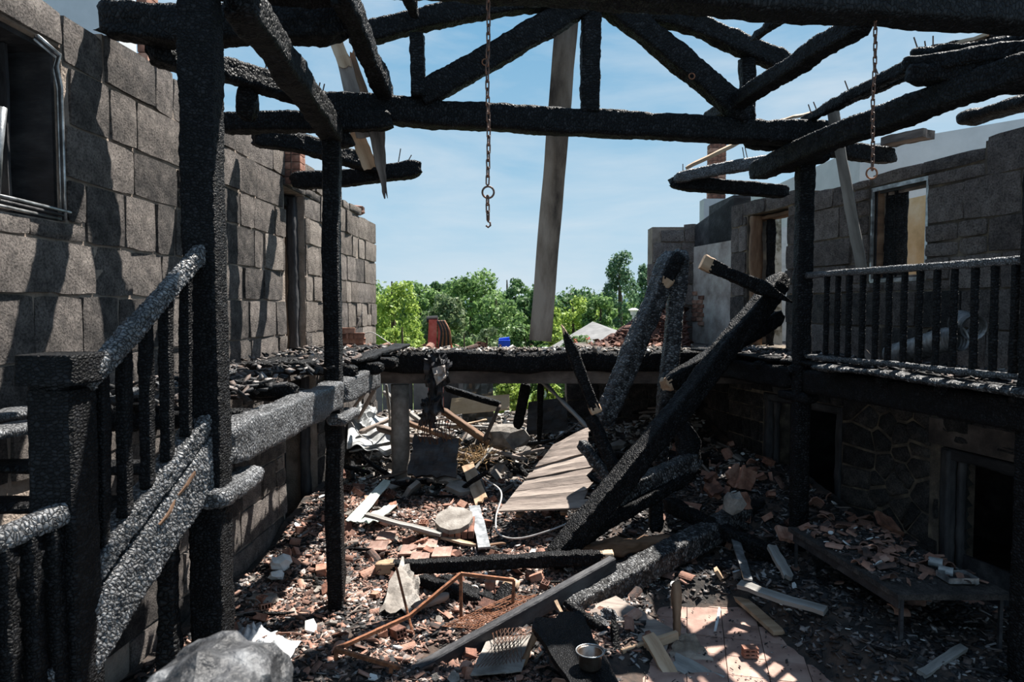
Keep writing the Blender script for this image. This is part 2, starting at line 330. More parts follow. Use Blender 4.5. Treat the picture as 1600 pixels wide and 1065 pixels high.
def plank(name, p0, p1, w, th, m='wood', label=None, cat='plank', up=(0,0,1), parent=None, group=None, seg=8, warp=.01, jag=(.0,.0), curve=0., taper=(1,1)):
    """a sawn board: local X along it; jag = raggedness of its ends"""
    p0, p1 = Vector(p0), Vector(p1); Ln = (p1-p0).length; X = (p1-p0)/Ln; U = Vector(up)
    if abs(X.dot(U)) > .97: U = Vector((0,1,0))
    Y = U.cross(X).normalized(); Z = X.cross(Y); V = []; Fc = []; nc = 5; sd = random.random()*50
    for i in range(seg+1):
        t = i/seg; z = warp*noise.noise((t*3, sd, 0))*2; y = curve*math.sin(math.pi*t); tp = taper[0]+(taper[1]-taper[0])*t
        for j in range(nc):
            s_ = j/(nc-1)-.5; x = t*Ln-Ln/2
            if i == 0: x += jag[0]*random.uniform(-1, .6)
            if i == seg: x += jag[1]*random.uniform(-.6, 1)
            ed = (.012*noise.noise((t*8, sd, s_*9)) if j in (0, nc-1) else 0)*min(1, w*8)
            V.append((x, y+s_*w*tp+ed, z+th/2)); V.append((x, y+s_*w*tp+ed, z-th/2))
    for i in range(seg):
        for j in range(nc-1):
            a, b = (i*nc+j)*2, ((i+1)*nc+j)*2
            Fc.append((a, b, b+2, a+2)); Fc.append((a+1, a+3, b+3, b+1))
        for j in (0, nc-1):
            a, b = (i*nc+j)*2, ((i+1)*nc+j)*2
            Fc.append((a, a+1, b+1, b) if j == 0 else (a, b, b+1, a+1))
    for i in (0, seg):
        for j in range(nc-1):
            a = (i*nc+j)*2; Fc.append((a, a+2, a+3, a+1) if i == 0 else (a, a+1, a+3, a+2))
    me = bpy.data.meshes.new(name); me.from_pydata(V, [], Fc); me.materials.append(M[m]); me.update()
    o = bpy.data.objects.new(name, me); C.objects.link(o)
    mw = Matrix((X, Y, Z)).transposed().to_4x4(); mw.translation = (p0+p1)/2; o.matrix_world = mw
    if parent:
        o.parent = parent; pm = parent.matrix_basis if parent.type != 'EMPTY' else Matrix.Translation(parent.location)
        o.matrix_parent_inverse = pm.inverted()
        if label: o['label'] = label
    else: tag(o, label, cat, group)
    return o
def chunk(name, loc, size, m, label=None, cat='rubble', flat=1., n=2, rot=None, group=None, parent=None, seed=None, amp=.28):
    """a broken lump: noisy icosphere with facets"""
    bm = bmesh.new(); bmesh.ops.create_icosphere(bm, subdivisions=n, radius=1); sd = random.random()*99 if seed is None else seed
    for v in bm.verts:
        c = v.co.copy(); q = max(abs(c.x), abs(c.y), abs(c.z)); c = c.lerp(c/q*.85, .65)
        c *= 1+amp*noise.noise(c*1.6+Vector((sd,0,0)))*2
        v.co = Vector((c.x*size[0]/2, c.y*size[1]/2, c.z*size[2]/2*flat))
    me = bpy.data.meshes.new(name); bm.to_mesh(me); bm.free(); me.materials.append(m)
    o = bpy.data.objects.new(name, me); C.objects.link(o); o.location = loc
    if rot: o.rotation_euler = rot
    if parent: o.parent = parent; o.matrix_parent_inverse = Matrix.Translation(parent.location).inverted()
    else: tag(o, label, cat, group)
    return o
def sheet(name, quad, m, label=None, cat='sheet', th=.012, nu=10, nv=8, amp=.02, fr=4, rag=.0, corr=0., parent=None, group=None):
    """thin buckled panel between four corner points a b c d (in order round)"""
    a, b, c, d = [Vector(q) for q in quad]; nrm = (b-a).cross(d-a).normalized(); V = []; Fc = []; sd = random.random()*60
    for s_ in (1, -1):
        for i in range(nu+1):
            for j in range(nv+1):
                u, v = i/nu, j/nv
                ub, vb = u, v
                if rag and (i in (0, nu) or j in (0, nv)):
                    q = rag*noise.noise((u*7+sd, v*7, 1)); ub += q*(.5-u)*2; vb += q*(.5-v)*2
                pnt = (a*(1-ub)+b*ub)*(1-vb)+(d*(1-ub)+c*ub)*vb
                V.append(pnt+nrm*(amp*noise.noise((u*fr+sd, v*fr, 0))*2+corr*math.sin(u*40)+s_*th/2))
    K = (nu+1)*(nv+1); I = lambda i, j: i*(nv+1)+j
    for i in range(nu):
        for j in range(nv):
            Fc.append((I(i,j), I(i+1,j), I(i+1,j+1), I(i,j+1))); Fc.append((K+I(i,j), K+I(i,j+1), K+I(i+1,j+1), K+I(i+1,j)))
    for i in range(nu):
        Fc.append((I(i,0), K+I(i,0), K+I(i+1,0), I(i+1,0))); Fc.append((I(i,nv), I(i+1,nv), K+I(i+1,nv), K+I(i,nv)))
    for j in range(nv):
        Fc.append((I(0,j), I(0,j+1), K+I(0,j+1), K+I(0,j))); Fc.append((I(nu,j), K+I(nu,j), K+I(nu,j+1), I(nu,j+1)))
    o = mesh(name, V, Fc, m, parent)
    if not parent: tag(o, label, cat, group)
    return o

# ------------------------------------------------------------------ the setting: ground and floor
def ground():
    xs = np.linspace(-40, 40, 30); 
    V = []; Fc = []
    mb = MB(); mb.box((-60, 17.0, -.30), (60, 700, -.06)); tag(mb.build('ground', M['lawn']), 'green meadow ground beyond the ruin', 'ground', kind='structure')
    fl = MB().box((-4.2, 1.0, -.30), (7.4, 17.0, -.045)).build('floor', M['grout']); tag(fl, 'tiled courtyard floor under the debris', 'floor', kind='structure')
    ang = R(-14); ca, sa = math.cos(ang), math.sin(ang)
    for i in range(-4, 11):
        for j in range(-2, 7):
            g = .36; u, v = i*g, j*g
            x, y = .6+u*ca-v*sa, 6.0+u*sa+v*ca
            if not (.3 < x < 4.2 and 5.5 < y < 8.2): continue
            if H(x, y) > .10: continue
            q = g/2-.004; dz = random.uniform(-.003, .004)
            cs = [(x+a*ca-b*sa, y+a*sa+b*ca) for a, b in ((-q,-q),(q,-q),(q,q),(-q,q))]
            MB().corners([(a, b, -.06) for a, b in cs]+[(a, b, -.012+dz) for a, b in cs]).build('floor_tile', M['ftile'], fl)
    # debris layer
    nx, ny = 110, 150; V = []; 
    Y = np.linspace(4.6, 17.5, ny)
    for y in Y:
        xl, xr = -3.46+.035*y, (6.72-.23*y if y < 14 else 4.6)
        for x in np.linspace(xl, xr, nx):
            fall = ss(17.5, 16.2, y)
            V.append((x, y, (H(x, y)+.025*noise.noise((x*9, y*9, 0)))*fall-.06*(1-fall)))
    Fc = [(j*nx+i, j*nx+i+1, (j+1)*nx+i+1, (j+1)*nx+i) for j in range(ny-1) for i in range(nx-1)]
    o = mesh('ash_layer', V, Fc, M['ground'], smooth=True); tag(o, 'layer of black ash and crushed debris covering the floor', 'ash', kind='stuff')
ground()
# ------------------------------------------------------------------ stone walls
def WLf(y, z, n):
    k = 1/math.hypot(1, .035); return (-3.5+.035*y+n*k, y-.035*n*k, z)
def WRf(y, z, n):
    k = 1/math.hypot(1, .23); return (6.8-.23*y-n*k, y-.23*n*k, z)
def stone(W, y0, y1, z0, z1, m, parent, proud=.035, nx=5, nz=4, zig=0.):
    V = []; Fc = []; g = random.uniform(.008, .017); y0 += g; y1 -= g; z0 += g; z1 -= g
    if y1-y0 < .05 or z1-z0 < .05: return
    pr = proud*random.uniform(.4, 1.35); sd = random.random()*99; tl = random.uniform(-.035, .035); tz = random.uniform(-.012, .012)
    for i in range(nx+1):
        for j in range(nz+1):
            u, v = i/nx, j/nz; edge = (i in (0, nx))+(j in (0, nz))
            yy = y0+(y1-y0)*u+.016*noise.noise((sd, v*2, 0))*(1 if i == 0 else 0)+.016*noise.noise((sd, v*2, 5))*(1 if i == nx else 0)
            zz = z0+(z1-z0)*v+.014*noise.noise((sd, u*3, 9))*(j == 0)+.014*noise.noise((sd, u*3, 3))*(j == nz)
            if edge == 2: yy += (.007 if i == 0 else -.007); zz += (.007 if j == 0 else -.007)
            n = pr*(.68 if edge else 1)+(0 if edge else .009*noise.noise((u*3+sd, v*3, 0))*2)+tl*(u-.5)+tz*(v-.5)
            V.append(W(yy, zz, n))
    K = len(V); I = lambda i, j: i*(nz+1)+j
    for i in range(nx):
        for j in range(nz): Fc.append((I(i,j), I(i+1,j), I(i+1,j+1), I(i,j+1)))
    ring = [I(i,0) for i in range(nx)]+[I(nx,j) for j in range(nz)]+[I(i,nz) for i in range(nx,0,-1)]+[I(0,j) for j in range(nz,0,-1)]
    cs = [W(y, z, -.09) for y, z in ((y0,z0),(y1,z0),(y1,z1),(y0,z1))]
    V += cs; dup0 = len(V); V += [V[q] for q in ring]
    cor = {ring[0]: 0}
    seg = [nx, nz, nx, nz]; k = 0
    for s_ in range(4):
        a = K+s_; b = K+(s_+1) % 4; lst = [dup0+(k+q) % len(ring) for q in range(seg[s_]+1)]
        Fc.append(tuple([a]+[b]+lst[::-1])); k += seg[s_]
    o = mesh('stone_block', V, Fc, m, parent); o.data.polygons.foreach_set('use_smooth', [True]*(nx*nz)+[False]*4)
    return o
def wall(name, label, W, y0, y1, z0, z1f, holes, courses, wid, m_of, core, thick=.55, skip=None, proud=.034):
    ys = sorted({y0, y1, *[h[0] for h in holes], *[h[1] for h in holes], *np.linspace(y0, y1, 9).tolist()}); ys = [y for y in ys if y0 <= y <= y1]
    mb = MB()
    for a, b in zip(ys[:-1], ys[1:]):
        if b-a < 1e-4: continue
        ym = (a+b)/2; top = z1f(ym)-.05; zz = z0
        spans = sorted([(h[2], h[3]) for h in holes if h[0] <= ym <= h[1]])
        segs = []
        for s0, s1 in spans:
            if s0 > zz: segs.append((zz, s0))
            zz = s1
        segs.append((zz, top))
        for s0, s1 in segs:
            if s1-s0 < .02: continue
            mb.corners([W(a,s0,-thick),W(b,s0,-thick),W(b,s0,-.004),W(a,s0,-.004),W(a,s1,-thick),W(b,s1,-thick),W(b,s1,-.004),W(a,s1,-.004)])
    wo = mb.build(name, M[core]); tag(wo, label, 'wall', kind='structure')
    z = z0; ci = 0
    while z < 6.2:
        h = courses(z, ci); y = y0-random.uniform(0, .4)
        while y < y1:
            wd = wid(z); a, b = max(y, y0), min(y+wd, y1); y += wd
            if y1-b < .22: b = y1; y = y1
            if b-a < .08: continue
            zt = min(z+h, z1f((a+b)/2))
            if zt-z < .12: continue
            bits = [(a, b, z, zt)]
            for hs in holes:
                nb = []
                for (p, q, r, s_) in bits:
                    if q <= hs[0]+.01 or p >= hs[1]-.01 or s_ <= hs[2]+.01 or r >= hs[3]-.01: nb.append((p, q, r, s_)); continue
                    if r < hs[2]-.08: nb.append((p, q, r, hs[2]))
                    if s_ > hs[3]+.08: nb.append((p, q, hs[3], s_))
                    r2, s2 = max(r, hs[2]), min(s_, hs[3])
                    if s2-r2 > .08:
                        if p < hs[0]-.06: nb.append((p, hs[0], r2, s2))
                        if q > hs[1]+.06: nb.append((hs[1], q, r2, s2))
                bits = nb
            for (p, q, r, s_) in bits:
                if skip and skip((p+q)/2, (r+s_)/2): continue
                if s_-r > .36 and q-p < .5 and random.random() < .18:
                    mid = r+(s_-r)*random.uniform(.4, .6); stone(W, p, q, r, mid, M[m_of(p, r)], wo, proud); stone(W, p, q, mid, s_, M[m_of(p, r)], wo, proud)
                else: stone(W, p, q, r, s_, M[m_of(p, r)], wo, proud)
        z += h; ci += 1
    return wo
LW_TOP = lambda y: (5.50+.05*math.sin(y*2.1)) if y < 12.6 else (5.25 if y < 13.8 else 5.12)
LH = [(4.15, 5.27, 3.93, 5.2), (9.83, 10.68, 2.68, 4.97), (9.7, 11.15, -.1, 2.25)]
def lm(y, z): return 'granite_soot' if z < 2.3 and random.random() < .45 else ('granite' if y < 9 or random.random() < .4 else 'granite_far')
wall('wall_left', 'sunlit wall of rough granite blocks on the left side', WLf, 2.6, 15.3, 0, LW_TOP, LH,
     lambda z, i: random.choice((.40, .44, .47)), lambda z: random.choice((.36, .5, .62, .74, .9)), lm, 'mortar', .55,
     skip=lambda y, z: z < 2.2 and y < 5.6)
RW_TOP = lambda y: 5.12 if y < 7.7 else (5.02 if y < 9.4 else (4.98 if y < 10.4 else 5.10))
RH = [(8.33, 9.26, 3.62, 4.86), (10.98, 12.1, 2.66, 4.86), (9.68, 11.54, -.1, 1.92), (6.45, 8.06, -.1, 1.78)]
def rm(y, z): return 'granite_soot' if z < 2.5 or (z < 3.3 and random.random() < .6) else 'granite_grey'
WALL_R = wall('wall_right', 'shaded wall of large granite blocks on the right side', WRf, 4.6, 12.6, 0, RW_TOP, RH,
     lambda z, i: random.choice((.24, .32, .36)) if z < 2.3 else random.choice((.38, .44, .50)),
     lambda z: random.choice((.26, .38, .5, .6)) if z < 2.3 else random.choice((.36, .5, .64, .82)), rm, 'mortar_soot', .5, proud=.028, skip=lambda y, z: z < 2.2 and 8.2 < y < 9.66)
def clip(poly, px, pz, nx_, nz_):
    out = []
    for i in range(len(poly)):
        a, b = poly[i], poly[(i+1) % len(poly)]; da = (a[0]-px)*nx_+(a[1]-pz)*nz_; db = (b[0]-px)*nx_+(b[1]-pz)*nz_
        if da <= 0: out.append(a)
        if da*db < 0: t = da/(da-db); out.append((a[0]+(b[0]-a[0])*t, a[1]+(b[1]-a[1])*t))
    return out
def rubble_panel(W, y0, y1, z0, z1, sp, m, parent, gap=.02, proud=.05):
    pts = [(y0+(i+.5+random.uniform(-.42,.42))*sp, z0+(j+.5+random.uniform(-.42,.42))*sp*.8) for i in range(int((y1-y0)/sp)) for j in range(int((z1-z0)/sp/.8))]
    for p_ in pts:
        poly = [(y0,z0),(y1,z0),(y1,z1),(y0,z1)]
        for q in pts:
            if q is p_: continue
            d_ = (q[0]-p_[0], q[1]-p_[1]); L_ = math.hypot(*d_)
            if L_ > sp*3: continue
            k = (L_/2-gap*random.uniform(.5,1.3))/L_; poly = clip(poly, p_[0]+d_[0]*k, p_[1]+d_[1]*k, *d_)
        if len(poly) < 3: continue
        n_ = len(poly); cy = sum(v[0] for v in poly)/n_; cz = sum(v[1] for v in poly)/n_; pr = proud*random.uniform(.5, 1.2)
        V = [W(y, z, -.03) for y, z in poly]+[W(cy+(y-cy)*.96, cz+(z-cz)*.96, pr*.5) for y, z in poly]+[W(cy+(y-cy)*.72, cz+(z-cz)*.72, pr*random.uniform(.85,1.1)) for y, z in poly]
        Fc = [(k*n_+i, k*n_+(i+1) % n_, (k+1)*n_+(i+1) % n_, (k+1)*n_+i) for k in (0, 1) for i in range(n_)]+[tuple(2*n_+i for i in range(n_))]
        mesh('rubble_stone', V, Fc, m, parent, True)
rubble_panel(WRf, 8.2, 9.66, .0, 2.2, .30, M['granite_soot'], WALL_R)
# continuation of the right range: plastered bay and corner at its far end
wo = MB().corners([WRf(12.6,0,-.4),WRf(14.2,0,-.4),WRf(14.2,0,-.02),WRf(12.6,0,-.02),WRf(12.6,2.5,-.4),WRf(14.2,2.5,-.4),WRf(14.2,2.5,-.02),WRf(12.6,2.5,-.02)]).build('wall_right_far', M['mortar_soot'])
tag(wo, 'sooted stone wall under the plastered bay at the far right', 'wall', kind='structure')
for i in range(7):
    y = 12.6
    while y < 14.15:
        b = min(14.2, y+random.uniform(.3, .6)); stone(WRf, y, b, i*.35, i*.35+.35, M['granite_soot'], wo); y = b
po = MB()
po.corners([WRf(12.66,2.5,-.4),WRf(14.1,2.5,-.4),WRf(14.1,2.5,-.05),WRf(12.66,2.5,-.05),WRf(12.66,4.5,-.4),WRf(14.1,4.5,-.4),WRf(14.1,4.5,-.05),WRf(12.66,4.5,-.05)])
po = po.build('wall_plaster', M['plaster']); tag(po, 'stained plaster wall with a patch of exposed brick', 'wall', kind='structure')
for i in range(8):                       # bricks showing through the plaster
    for j in range(2):
        if (i, j) in ((0,1),(7,0),(6,1)): continue
        y, z = 13.62+j*.22+.05*(i % 2), 2.95+i*.085
        MB().corners([WRf(y,z,-.06),WRf(y+.2,z,-.06),WRf(y+.2,z,-.025),WRf(y,z,-.025),WRf(y,z+.07,-.06),WRf(y+.2,z+.07,-.06),WRf(y+.2,z+.07,-.025),WRf(y,z+.07,-.025)]).build('brick', M['brick'], po)
vo = MB(); vo.corners([WRf(12.64,4.5,-.4),WRf(13.5,4.5,-.4),WRf(13.5,4.5,-.06),WRf(12.64,4.5,-.06),WRf(12.64,5.3,-.4),WRf(13.5,5.22,-.4),WRf(13.5,5.22,-.06),WRf(12.64,5.3,-.06)]); vo.corners([WRf(12.64,4.5,-.4),WRf(14.05,4.5,-.4),WRf(14.05,4.5,-.06),WRf(12.64,4.5,-.06),WRf(12.64,5.25,-.4),WRf(14.05,4.92,-.4),WRf(14.05,4.92,-.06),WRf(12.64,5.25,-.06)])
tag(vo.build('wall_flue', M['soot']), 'blackened hollow above the plaster wall', 'wall', kind='structure')
def WBf(x, z, n): return (x, 14.1-n, z)
wb = MB().box((1.1, 14.13, 0), (3.75, 14.6, 2.5)).build('wall_back', M['mortar_soot']); tag(wb, 'dark stone wall closing the yard below the cross beam', 'wall', kind='structure')
for i in range(7):
    x = 1.1
    while x < 3.7:
        b = min(3.75, x+random.uniform(.3, .65)); stone(WBf, x, b, i*.36, i*.36+.36, M['granite_soot'], wb); x = b
wc = MB().box((2.8, 14.13, 2.5), (3.72, 14.6, 4.9)).build('wall_corner', M['mortar']); tag(wc, 'crumbling granite corner standing above the far beam', 'wall', kind='structure')
for i in range(6):
    z = 2.5+i*.42; x = 2.7+random.uniform(-.03, .12)+(.16 if i == 5 else 0)
    while x < 3.6:
        b = min(3.75, x+random.uniform(.4, .6)); b = 3.75 if 3.75-b < .25 else b
        stone(WBf, x, b, z, min(z+.42, 4.98-.25*(3.5-x)), M['granite_grey'], wc); x = b
# cross beam, slab and column under it
tag(MB().box((-3.0, 11.35, 2.07), (4.15, 11.62, 2.27)).build('concrete_beam', M['conc_soot']), 'sooty concrete beam carrying the far floor slab', 'beam', kind='structure')
beam('floor_slab', (-3.0, 11.65, 2.43), (4.1, 11.65, 2.43), .8, .34, 'char', 'burnt black edge of the far upper floor slab', 'slab', res=.07, rough=.03, crack=.01, cell=.07, kind='structure')
cl = MB().tube([P(625, 600, 11.5)*1, P(625, 640, 11.5), P(626, 690, 11.5), P(627, 740, 11.5), (P(627, 790, 11.5))], [.15,.15,.152,.155,.16], 20).build('concrete_column', M['concrete'], smooth=True)
tag(cl, 'round grey concrete column under the far cross beam', 'column')
# ------------------------------------------------------------------ closed dark boxes added behind the openings to keep light out
def wdark_box(name, W, y0, y1, z0, z1, depth, label, m='soot'):
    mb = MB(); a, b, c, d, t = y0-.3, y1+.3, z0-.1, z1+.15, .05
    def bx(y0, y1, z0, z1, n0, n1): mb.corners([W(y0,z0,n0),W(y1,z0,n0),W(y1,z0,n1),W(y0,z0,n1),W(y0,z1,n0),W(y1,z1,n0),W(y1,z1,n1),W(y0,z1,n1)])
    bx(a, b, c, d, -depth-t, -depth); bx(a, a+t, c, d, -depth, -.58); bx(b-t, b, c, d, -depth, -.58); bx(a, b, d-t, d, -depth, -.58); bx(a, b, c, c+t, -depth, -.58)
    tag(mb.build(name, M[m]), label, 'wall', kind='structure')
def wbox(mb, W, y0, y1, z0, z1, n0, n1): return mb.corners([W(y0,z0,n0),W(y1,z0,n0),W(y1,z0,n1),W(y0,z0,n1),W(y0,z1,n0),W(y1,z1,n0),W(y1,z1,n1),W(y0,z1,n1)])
wdark_box('wall_room_window', WLf, 4.15, 5.27, 3.93, 5.15, 1.6, 'black burnt-out room behind the left window')
wdark_box('wall_room_gallery_door', WLf, 9.83, 10.68, 2.7, 4.9, 1.4, 'black burnt-out room behind the upper left doorway')
wdark_box('wall_room_lower_door', WLf, 9.7, 11.15, .1, 2.2, 1.5, 'black burnt-out room behind the lower left doorway')
wdark_box('wall_room_right', WRf, 6.45, 11.54, .05, 1.85, 2.2, 'black burnt-out rooms behind the lower right doorways')
# left window: melted metal frame
wf = thing('window_1', 'black window opening with a warped metal frame in the left wall', 'window', WLf(4.7, 3.93, -.1), kind='structure')
for k, (n, mm) in enumerate(((-.07, 'alu'), (-.035, 'soot'), (.0, 'alu'))):
    off = .028*k
    mb = MB()
    pts = [WLf(5.25-off, z, n+.05) for z in (3.94, 4.25, 4.6, 4.9)]+[WLf(5.21-off, 5.03, n+.05), WLf(5.23-off, 5.12, n+.06), WLf(5.0-off, 5.17, n+.06)]
    mb.tube(pts, .011, 6).build('jamb_profile', M[mm], wf, True)
    mb = MB(); mb.tube([WLf(4.15, 3.97+off*.9, n+.05), WLf(4.7, 3.965+off*.9, n+.05), WLf(5.25, 3.95+off*.9, n+.05)], .012, 6).build('sill_profile', M[mm], wf, True)
MB().tube([WLf(4.55, 3.99, .03), WLf(4.56, 4.3, .05), WLf(4.585, 4.58, .07)], .028, 8).build('casement_stile', M['alu'], wf, True)
wbox(MB(), WLf, 5.235, 5.268, 3.94, 5.19, -.54, -.06).build('reveal_lining', M['soot'], wf); wbox(MB(), WLf, 4.16, 5.23, 5.16, 5.195, -.54, -.06).build('reveal_lining', M['soot'], wf)  # black lining added so the skylit reveal reads dark
for i in range(4): plank('shutter_board', WLf(4.3+i*.24, 3.98, -.34), WLf(4.3+i*.24, 5.15, -.34), .22, .03, 'soot', parent=wf, up=(0,1,0), seg=4)
# left gallery door and lower door frames
for nm, (y0, y1, z0, z1), lab in (('door_1', (9.83, 10.68, 2.68, 4.97), 'tall black doorway in the left wall on the gallery'), ('door_2', (9.7, 11.15, .0, 2.25), 'low black doorway in the left wall at ground level')):
    df = thing(nm, lab, 'doorway', WLf((y0+y1)/2, z0, -.2), kind='structure')
    beam('door_jamb', WLf(y1-.09, z0, -.16), WLf(y1-.09, z1-.02, -.16), .14, .16, 'soot', parent=df, ends=('cut','cut'), crack=.004)
    beam('door_jamb', WLf(y0+.09, z0, -.30), WLf(y0+.09, z1-.02, -.30), .14, .12, 'soot', parent=df, ends=('cut','cut'), crack=.004)
    beam('door_lintel', WLf(y0+.02, z1-.10, -.28), WLf(y1-.02, z1-.10, -.28), .2, .16, 'char', parent=df, ends=('cut','cut'))
    for i in range(4):
        yy = y0+.14+(y1-y0-.3)*(i+.5)/4
        plank('door_board', WLf(yy, z0+.05, -.46), WLf(yy, z1-.2, -.46), (y1-y0-.3)/4-.012, .035, 'soot', parent=df, up=(1,0,0), seg=4)  # black boards added across the opening to fill in its darkness
# right window on the gallery
wf = thing('window_2', 'open window with charred shutter in the right wall', 'window', WRf(8.8, 3.62, -.1), kind='structure')
for k, mm in enumerate(('alu', 'soot', 'wood_old')):
    o_ = .02+.03*k; n = -.02-.05*k
    for nm, a, b in (('frame_side', (8.33+o_, 3.64), (8.33+o_, 4.84)), ('frame_side', (9.26-o_, 3.64), (9.26-o_, 4.84)), ('frame_head', (8.35, 4.84-o_), (9.24, 4.84-o_)), ('frame_sill', (8.35, 3.63+o_*.6), (9.24, 3.63+o_*.6))):
        MB().obox(WRf(a[0], a[1], n), WRf(b[0], b[1], n), .03, .05).build(nm, M[mm], wf)
MB().obox(WRf(9.17, 3.66, -.09), WRf(9.17, 4.8, -.09), .07, .05).build('frame_lining', M['wood_red'], wf)
for i in range(2): beam('shutter_board', WRf(9.07-i*.17, 3.66, -.16), WRf(9.07-i*.17, 4.78, -.16), .165, .04, 'char', parent=wf, ends=('cut','cut'), crack=.006, up=(0,1,0))
tag(MB().corners([WRf(9.2,2.6,-2.0),WRf(12,2.6,-2.0),WRf(12,2.6,-1.8),WRf(9.2,2.6,-1.8),WRf(9.2,5.0,-2.0),WRf(12,4.95,-2.0),WRf(12,4.95,-1.8),WRf(9.2,5.0,-1.8)]).build('wall_ochre', M['ochre']), 'ochre plastered inner wall seen through the right window', 'wall', kind='structure')
# right upper doorway
df = thing('door_3', 'open doorway in the right wall leading to a roofless room', 'doorway', WRf(11.5, 2.66, -.2), kind='structure')
beam('door_jamb', WRf(11.98, 2.66, -.10), WRf(11.98, 4.84, -.10), .2, .12, 'wood_red', parent=df, ends=('cut','cut'), crack=.006)
beam('door_jamb', WRf(11.80, 2.66, -.26), WRf(11.80, 4.84, -.26), .12, .14, 'char', parent=df, ends=('cut','cut'))
beam('door_lintel', WRf(11.0, 4.80, -.22), WRf(12.08, 4.80, -.22), .22, .07, 'wood_red', parent=df, ends=('cut','cut'))
tag(MB().corners([(P(1186,548,13.2).x,13.2,2.6),(P(1222,548,13.2).x,13.2,2.6),(P(1222,548,13.2).x,13.5,2.6),(P(1186,548,13.2).x,13.5,2.6)]+[(x,y,5.05) for x,y in ((P(1186,548,13.2).x,13.2),(P(1217,548,13.2).x,13.2),(P(1217,548,13.2).x,13.5),(P(1186,548,13.2).x,13.5))]).build('wall_peeling', M['peel']), 'peeling painted wall seen through the right doorway', 'wall', kind='structure')
tag(MB().box((4.0, 11.9, 2.45), (7.5, 14.6, 2.6)).build('floor_upper_room', M['conc_soot']), 'upper floor of the roofless room on the right', 'floor', kind='structure')
# ground-floor doors on the right
def gdoor(name, lab, y0, y1, z1, glass):
    df = thing(name, lab, 'door', WRf((y0+y1)/2, 0, -.15), kind='structure')
    for y in (y0+.07, y1-.07): beam('door_post', WRf(y, 0, -.06), WRf(y, z1-.02, -.06), .13, .14, 'soot', parent=df, ends=('cut','cut'), crack=.003)
    beam('door_head', WRf(y0, z1-.07, -.07), WRf(y1, z1-.07, -.07), .14, .13, 'soot', parent=df, ends=('cut','cut'), crack=.003)
    for y in (y0+.19, y1-.19): beam('leaf_stile', WRf(y, 0, -.12), WRf(y, z1-.14, -.12), .10, .07, 'soot', parent=df, ends=('cut','cut'), crack=.003)
    if glass:
        sheet('door_panel', [WRf(y0+.22, 0, -.14), WRf(y1-.22, 0, -.14), WRf(y1-.22, .5, -.14), WRf(y0+.22, .5, -.14)], M['soot'], parent=df, th=.04, amp=.004)
        q = MB(); yy = y1-.24                     # shards left in the rebate
        for i in range(9):
            z = .55+i*.12; q.add([WRf(yy, z, -.13), WRf(yy, z+.13, -.13), WRf(yy-random.uniform(.03, .09), z+.06, -.13)], [(0, 1, 2), (2, 1, 0)])
        q.build('glass_shard', M['glass'], df)
gdoor('door_4', 'dark timber double door in the right wall behind the far post', 9.68, 11.54, 1.92, False)
sheet('scorched_boarding', [WRf(10.55, 0, -.16), WRf(11.3, 0, -.16), WRf(11.3, .62, -.16), WRf(10.55, .55, -.16)], M['soot'], 'scorched lower panel left of the dark double door', 'panel', th=.05, amp=.004, rag=.06)
gdoor('door_5', 'black glazed door with broken pane at the far right', 6.45, 8.06, 1.70, True)
tag(MB().corners([WRf(6.3,1.72,-.3),WRf(8.2,1.72,-.3),WRf(8.2,1.72,.03),WRf(6.3,1.72,.03),WRf(6.3,2.02,-.3),WRf(8.2,2.02,-.3),WRf(8.2,2.02,.03),WRf(6.3,2.02,.03)]).build('trim_1', M['conc_soot']), 'brownish concrete lintel above the black glazed door', 'lintel', kind='structure')

# ------------------------------------------------------------------ left gallery and stair
GX = -1.78
def gpt(y, z, x=GX): return Vector((x, y, z))
beam('timber_post', gpt(4.1, 0), gpt(4.1, 5.55), .20, .185, 'char_fine', 'tall charred post at the head of the stair handrail', 'post', res=.016, rough=.006, cell=.035, crack=.008, ends=('cut','cut'))
beam('timber_post', gpt(7.2, 0, -1.83), gpt(7.2, 5.2, -1.83), .17, .17, 'char', 'slim charred post standing in rubble left of centre', 'post', res=.03, rough=.008, cell=.028, crack=.006, ends=('cut','cut'))
beam('post_bolster', gpt(3.95, 2.20, -1.72), gpt(4.62, 2.20, -1.72), .21, .125, 'char_ash', 'rounded ashy bolster on the post beside the stair', 'bolster', res=.025, rough=.012, p=3.2)
beam('post_bolster', gpt(6.98, 2.17, -1.76), gpt(7.6, 2.17, -1.76), .22, .12, 'char_ash', 'small ashy bolster on the slim left post', 'bolster', res=.03, p=3.2)
beam('gallery_beam', gpt(4.22, 2.46, -1.76), gpt(7.1, 2.42, -1.79), .20, .27, 'char_ash', 'ashy charred gallery beam between the two left posts', 'beam', res=.024, rough=.014, cell=.03, crack=.007)
beam('gallery_beam', gpt(7.32, 2.43, -1.80), gpt(9.0, 2.42, -1.76), .20, .27, 'char_ash', 'short broken gallery beam beyond the slim left post', 'beam', res=.03, rough=.014, cell=.035, crack=.009)
